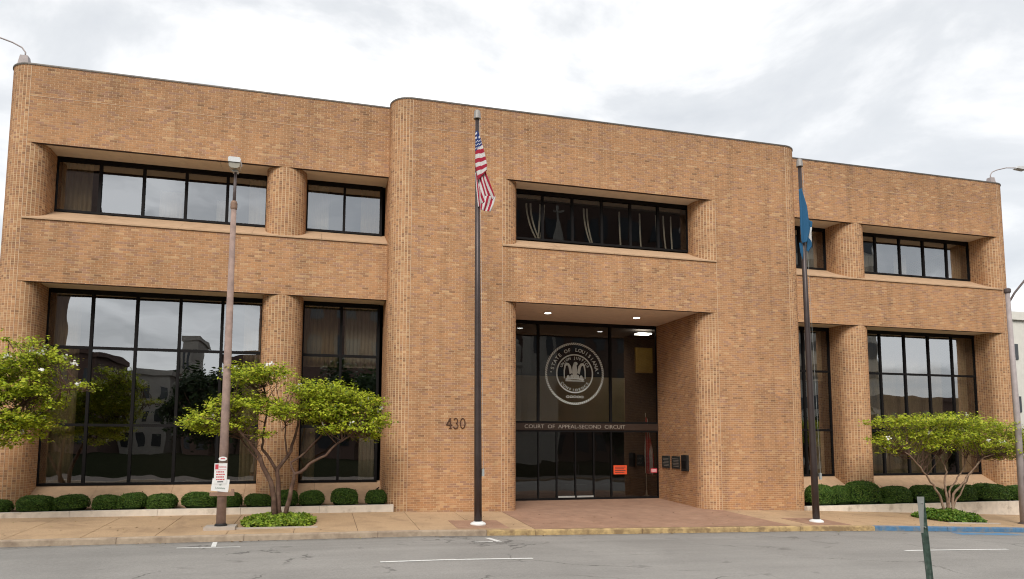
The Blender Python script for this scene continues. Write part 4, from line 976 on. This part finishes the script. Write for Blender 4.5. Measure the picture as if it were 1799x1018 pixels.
# right lamp post
RX, RY = 13.68, -2.8; g = zwalk(RX, RY)
t = thing('street_lamp', (RX, RY, g), 'slim grey lamp post with curved arm beside the building end by the blue kerb', 'street lamp')
build('pole', MB().tube([(RX, RY, g), (RX, RY, 2.8), (RX-.08, RY, 7.45)], [.11, .10, .07], 14), 'greypole', t, True)
build('collar', MB().lathe([(.09, 7.38), (.11, 7.42), (.11, 7.52), (.06, 7.56)], (RX-.08, RY, 0), 12), 'dkpole', t)
build('arm', MB().tube([(RX-.08, RY, 7.0), (RX+.25, RY, 7.42), (RX+.75, RY, 7.9), (RX+1.5, RY, 8.3), (RX+2.4, RY, 8.45)], .035, 8), 'dkpole', t, True)
build('lamp_head', MB().prism([(RX+2.3, 8.40), (RX+2.4, 8.52), (RX+2.95, 8.53), (RX+3.05, 8.43), (RX+2.9, 8.36)], RY-.14, RY+.14, 1), 'lamphead', t)
build('base_plate', MB().lathe([(.18, g), (.18, g+.03), (.12, g+.06)], (RX, RY, 0), 14), 'dkpole', t)
s5 = thing('parking_sign', (RX+.02, RY-.13, .8), 'small white and red parking sign on the slim grey lamp post', 'sign')
build('plate', MB().box(RX-.02, RX+.32, RY-.135, RY-.128, .58, 1.08), 'white', s5); build('red_band', MB().box(RX, RX+.30, RY-.137, RY-.1355, .92, 1.04), 'signred', s5)
for i in range(3): build('print', MB().box(RX+.03, RX+.27, RY-.137, RY-.1355, .66+.08*i, .69+.08*i), 'signred', s5)
# roof corner floodlights
def roof_lamp(x, dirx, lab, ry=1.42):
    t = thing('roof_lamp', (x, ry, H-.02), lab, 'lamp')
    b = MB(); 
    b.hexa([(x-.16, ry-.15, H+.05), (x+.16, ry-.15, H+.05), (x+.16, ry+.15, H+.05), (x-.16, ry+.15, H+.05), (x-.10, ry-.1, H+.47), (x+.10, ry-.1, H+.47), (x+.10, ry+.1, H+.47), (x-.10, ry+.1, H+.47)])
    build('bracket', b, 'greypole', t)
    d = dirx
    build('arm', MB().tube([(x, ry, H+.46), (x+.0*d, ry, H+.60), (x+.10*d, ry, H+.74), (x+.35*d, ry, H+.86), (x+.9*d, ry, H+1.02), (x+1.5*d, ry, H+1.08)], .022, 8), 'greypole', t, True)
    build('lamp_head', MB().prism([(x+1.4*d, H+1.03), (x+1.45*d, H+1.13), (x+1.95*d, H+1.15), (x+2.05*d, H+1.08), (x+1.9*d, H+1.0)][::int(d)], ry-.12, ry+.12, 1), 'lamphead', t)
roof_lamp(-18.22, -1, 'curved roof lamp on the corner above the myrtle with white blossom'); roof_lamp(18.22, 1, 'curved roof lamp on the corner above the blue kerb')
# foreground sign post seen edge-on
d = _f+(1620-899.5)/FPX*_rr-(900-509-PY)/FPX*_uu
top = CAM+6.6*(_f+(1616-899.5)/FPX*_rr-(874-509-PY)/FPX*_uu); low = CAM+6.6*(_f+(1632-899.5)/FPX*_rr-(1018-509-PY)/FPX*_uu)
ax = (low-top)/np.linalg.norm(low-top); gz = zg(top[0])-.1
foot = top+ax*(gz-top[2])/ax[2]
t = thing('sign_post', tuple(foot), 'green metal channel post with its sign turned edge-on beyond the far kerb', 'sign post')
side = _r; fwd = np.array([_f[0], _f[1], 0]); fwd /= np.linalg.norm(fwd)
def oblique(name, a, b, s0, s1, f0, f1, m):
    mb = MB(); mb.hexa([a+side*s0+fwd*f0, a+side*s1+fwd*f0, a+side*s1+fwd*f1, a+side*s0+fwd*f1, b+side*s0+fwd*f0, b+side*s1+fwd*f0, b+side*s1+fwd*f1, b+side*s0+fwd*f1]); return build(name, mb, m, t)
po_ = oblique('channel', foot, top, -.008, .030, .0, .03, 'post_g'); oblique('flange', foot, top-ax*-.0, -.020, -.0085, -.004, .006, 'post_g'); oblique('flange', foot, top, .0305, .041, -.004, .006, 'post_g')
sg0 = top+ax*.335; 
mb = MB(); w_in = side*-.032
mb.hexa([sg0+w_in+fwd*.04, sg0+side*.030+fwd*.36, sg0+side*.034+fwd*.36, sg0+w_in+side*.006+fwd*.035, top+w_in+fwd*.04-ax*.01, top+side*.030+fwd*.36-ax*.01, top+side*.034+fwd*.36-ax*.01, top+w_in+side*.006+fwd*.035-ax*.01])
s6 = build('sign_plate', MB().hexa([tuple(q) for q in (sg0+side*-.034-fwd*.012, sg0+side*-.006-fwd*.006, sg0+side*-.006-fwd*.0045, sg0+side*-.034-fwd*.0105, top+side*-.034-fwd*.012-ax*.006, top+side*.036-fwd*.006-ax*.006, top+side*.036-fwd*.0045-ax*.006, top+side*-.034-fwd*.0105-ax*.006)]), 'alu', t)
for k in (.05, .28): build('bolt', MB().tube([top+ax*k+side*.012-fwd*.02, top+ax*k+side*.012+fwd*.001], .006, 6), 'alu', t)

# ------------------------------------------------------------------ neighbours in view and across the street (they show in the glass)
def block(name, lab, x0, x1, y0, y1, h, m, rows, cols, face='+', group=None, z0=None, ww=.5, wh=.55, mw='dwin'):
    zb = (zg((x0+x1)/2)-.6) if z0 is None else z0
    t = thing(name, ((x0+x1)/2, (y0+y1)/2, zb), lab, 'building', group)
    build('wall', MB().box(x0, x1, y0, y1, zb, h), m, t)
    build('cornice', MB().box(x0-.25, x1+.25, y0-.25, y1+.25, h+.002, h+.7), m, t)
    yf = y1 if face == '+' else y0; o = .04 if face == '+' else -.04
    cw, rh = (x1-x0)/cols, (h-zb-1.5)/rows
    wm = bpy.data.meshes.new('window'); mb = MB().box(-cw*ww/2, cw*ww/2, -.03, .03, -rh*wh/2, rh*wh/2); wm.from_pydata(mb.v, [], mb.f); wm.materials.append(MT[mw])
    for r_ in range(rows):
        for c_ in range(cols):
            link('window', wm, t, (x0+(c_+.5)*cw-(x0+x1)/2, yf+o-(y0+y1)/2, 1.+(r_+.5)*rh))
    return t
block('background_building', 'pale cream stucco building rising behind the lamp post by the blue kerb', 46.9, 60, 25, 36, 12.6, 'pale', 3, 6, '-', None, None, .22, .3)
# dark tree beyond the right end
def far_tree(x, y, h, rad, lab, grp=None):
    g_ = zg(x)-.5; t = thing('shade_tree', (x, y, g_), lab, 'tree', grp)
    tb = MB().tube([(x, y, g_), (x+.1, y, g_+h*.35), (x, y, g_+h*.6)], [rad*.09, rad*.07, rad*.03], 8)
    for k in range(6):
        a = k*1.05; tb.tube([(x, y, g_+h*.33), (x+math.cos(a)*rad*.4, y+math.sin(a)*rad*.4, g_+h*.55), (x+math.cos(a)*rad*.7, y+math.sin(a)*rad*.7, g_+h*.72)], [rad*.04, rad*.025, rad*.01], 6)
    build('trunk', tb, 'bark', t, True)
    n = 9000; cl = rng.normal(0, 1, (60, 3)); cl /= np.linalg.norm(cl, axis=1)[:, None]; cl *= rng.uniform(.5, 1., (60, 1))
    j = rng.integers(0, 60, n); P = cl[j]*[rad, rad, h*.36]+rng.normal(0, 1, (n, 3))*rad*.13+[0, 0, h*.62]
    link('crown', leaves_mesh('crown', P, cl[j]+[0, 0, .4], .22, [(.022, .045, .010), (.03, .06, .012), (.015, .035, .008)], 'leaf', None, .6), t)
far_tree(47.5, 20.5, 7.6, 2.6, 'dark green tree below the pale cream building')
for i, (x, y, h, r_) in enumerate([(-31, -42, 7, 3.2), (-19, -44, 9, 3.6), (-6, -42, 10, 4.5), (3, -44, 11, 5), (24, -42, 10, 4.5), (38, -44, 9, 4.5), (52, -46, 8, 4), (62, -46, 7, 4), (72, -48, 7, 4)]):
    far_tree(x, y, h, r_, 'shade tree on the lawn across the street, mirrored in the glass', 'trees across the street')
block('office_tower', 'dark stepped office tower across the street mirrored in the five-pane windows', -56, -39.0, -75, -60, 46, 'dbrick', 12, 5)
block('office_tower', 'tall hall across the street, coloured dark for its mirror image in the entrance glass', 7, 46, -80, -58, 36, 'dbrick', 8, 13)  # dark brick colour stands in for limestone so both halls mirror dark
block('low_hall', 'low hall beside the taller one across the street, coloured dark for its mirror image', -14, 6.5, -78, -60, 21, 'dbrick', 4, 7)
block('banded_tower', 'stone tower across the street with broad dark bands', 50, 68.5, -80, -60, 37, 'stone', 10, 1, '+', None, None, .96, .5)
for x0_, x1_, yy_, h_, m_, lb_ in ((-38.5, -31, -56, 10.6, 'dbrick', 'dark brick warehouse next to the stepped tower across the street'), (-30.8, -26.5, -64, 9.2, 'stone', 'narrow stone shop front between dark brick blocks across the street'),
        (-26.2, -24.2, -70, 14.5, 'stone', 'slender stone tower above the low roofs across the street'), (-24, -19.5, -58, 8.2, 'dbrick', 'low dark brick shop with six windows across the street'), (-19.3, -15, -62, 11.5, 'dbrick', 'tall narrow brick house beside the low hall across the street')):
    block('shop_block', lb_, x0_, x1_, yy_-10, yy_, h_, m_, 3, 3)
pass; block('shop_block', 'low brick block far along the street beyond the banded tower', 71, 110, -85, -66, 8.5, 'dbrick', 2, 12)
mn = thing('monument', (7.4, -31, .4), 'tall pale stone memorial column on the lawn across the street', 'monument')
build('pedestal', MB().box(5.9, 8.9, -32.5, -29.5, 0, 1.2).box(6.4, 8.4, -32, -30, 1.2, 3.2).box(6.2, 8.6, -32.2, -29.8, 3.2, 3.5), 'stone', mn)
build('shaft', MB().lathe([(.62, 3.5), (.5, 3.9), (.42, 8.6), (.6, 8.9), (.45, 9.2)], (7.4, -31, 0), 16), 'stone', mn)
build('figure', MB().lathe([(.28, 9.2), (.30, 9.9), (.34, 10.5), (.12, 10.75), (.17, 10.95), (.05, 11.15)], (7.4, -31, 0), 12), 'stone', mn)

ch = thing('church_spire', (12.6, -41, 0), 'pale stone church tower with a pointed spire and cross across the street', 'church')
build('tower', MB().box(11.2, 14.0, -42.4, -39.6, -.8, 15).box(10.9, 14.3, -42.7, -39.3, 15, 15.5), 'stone', ch)
build('spire', MB().tube([(12.6, -41, 15.5), (12.6, -41, 24.2)], [1.7, .14], 8), 'stone', ch)
build('cross', MB().box(12.5, 12.7, -41.1, -40.9, 24.1, 25.6).box(12.1, 12.499, -41.08, -40.92, 24.9, 25.1).box(12.701, 13.1, -41.08, -40.92, 24.9, 25.1), 'stone', ch)
for x in (11.9, 13.3): build('louvre', MB().box(x-.35, x+.35, -39.62, -39.57, 11, 13.6), 'dwin', ch)

# fallen leaves on the pavement and in the gutter
n = 260; lx = rng.uniform(-18, 16, n); gut = rng.uniform(0, 1, n) < .45; ly = np.where(gut, rng.uniform(-4.15, -3.84, n), rng.uniform(-3.5, -.15, n))
P = np.stack([lx, ly, np.array([(zroad(x, y) if y < YK else zwalk(x, y))+.012 for x, y in zip(lx, ly)])], 1)
me = leaves_mesh('fallen_leaves', P, np.tile([0, 0, 1.], (n, 1)), .035, [(.22, .15, .05), (.15, .10, .04), (.28, .26, .06), (.11, .07, .03)], 'leaf', None, .15)
o = link('fallen_leaves', me); tag(o, 'scattered fallen leaves on the pavement and in the gutter', 'leaves', None, 'stuff')
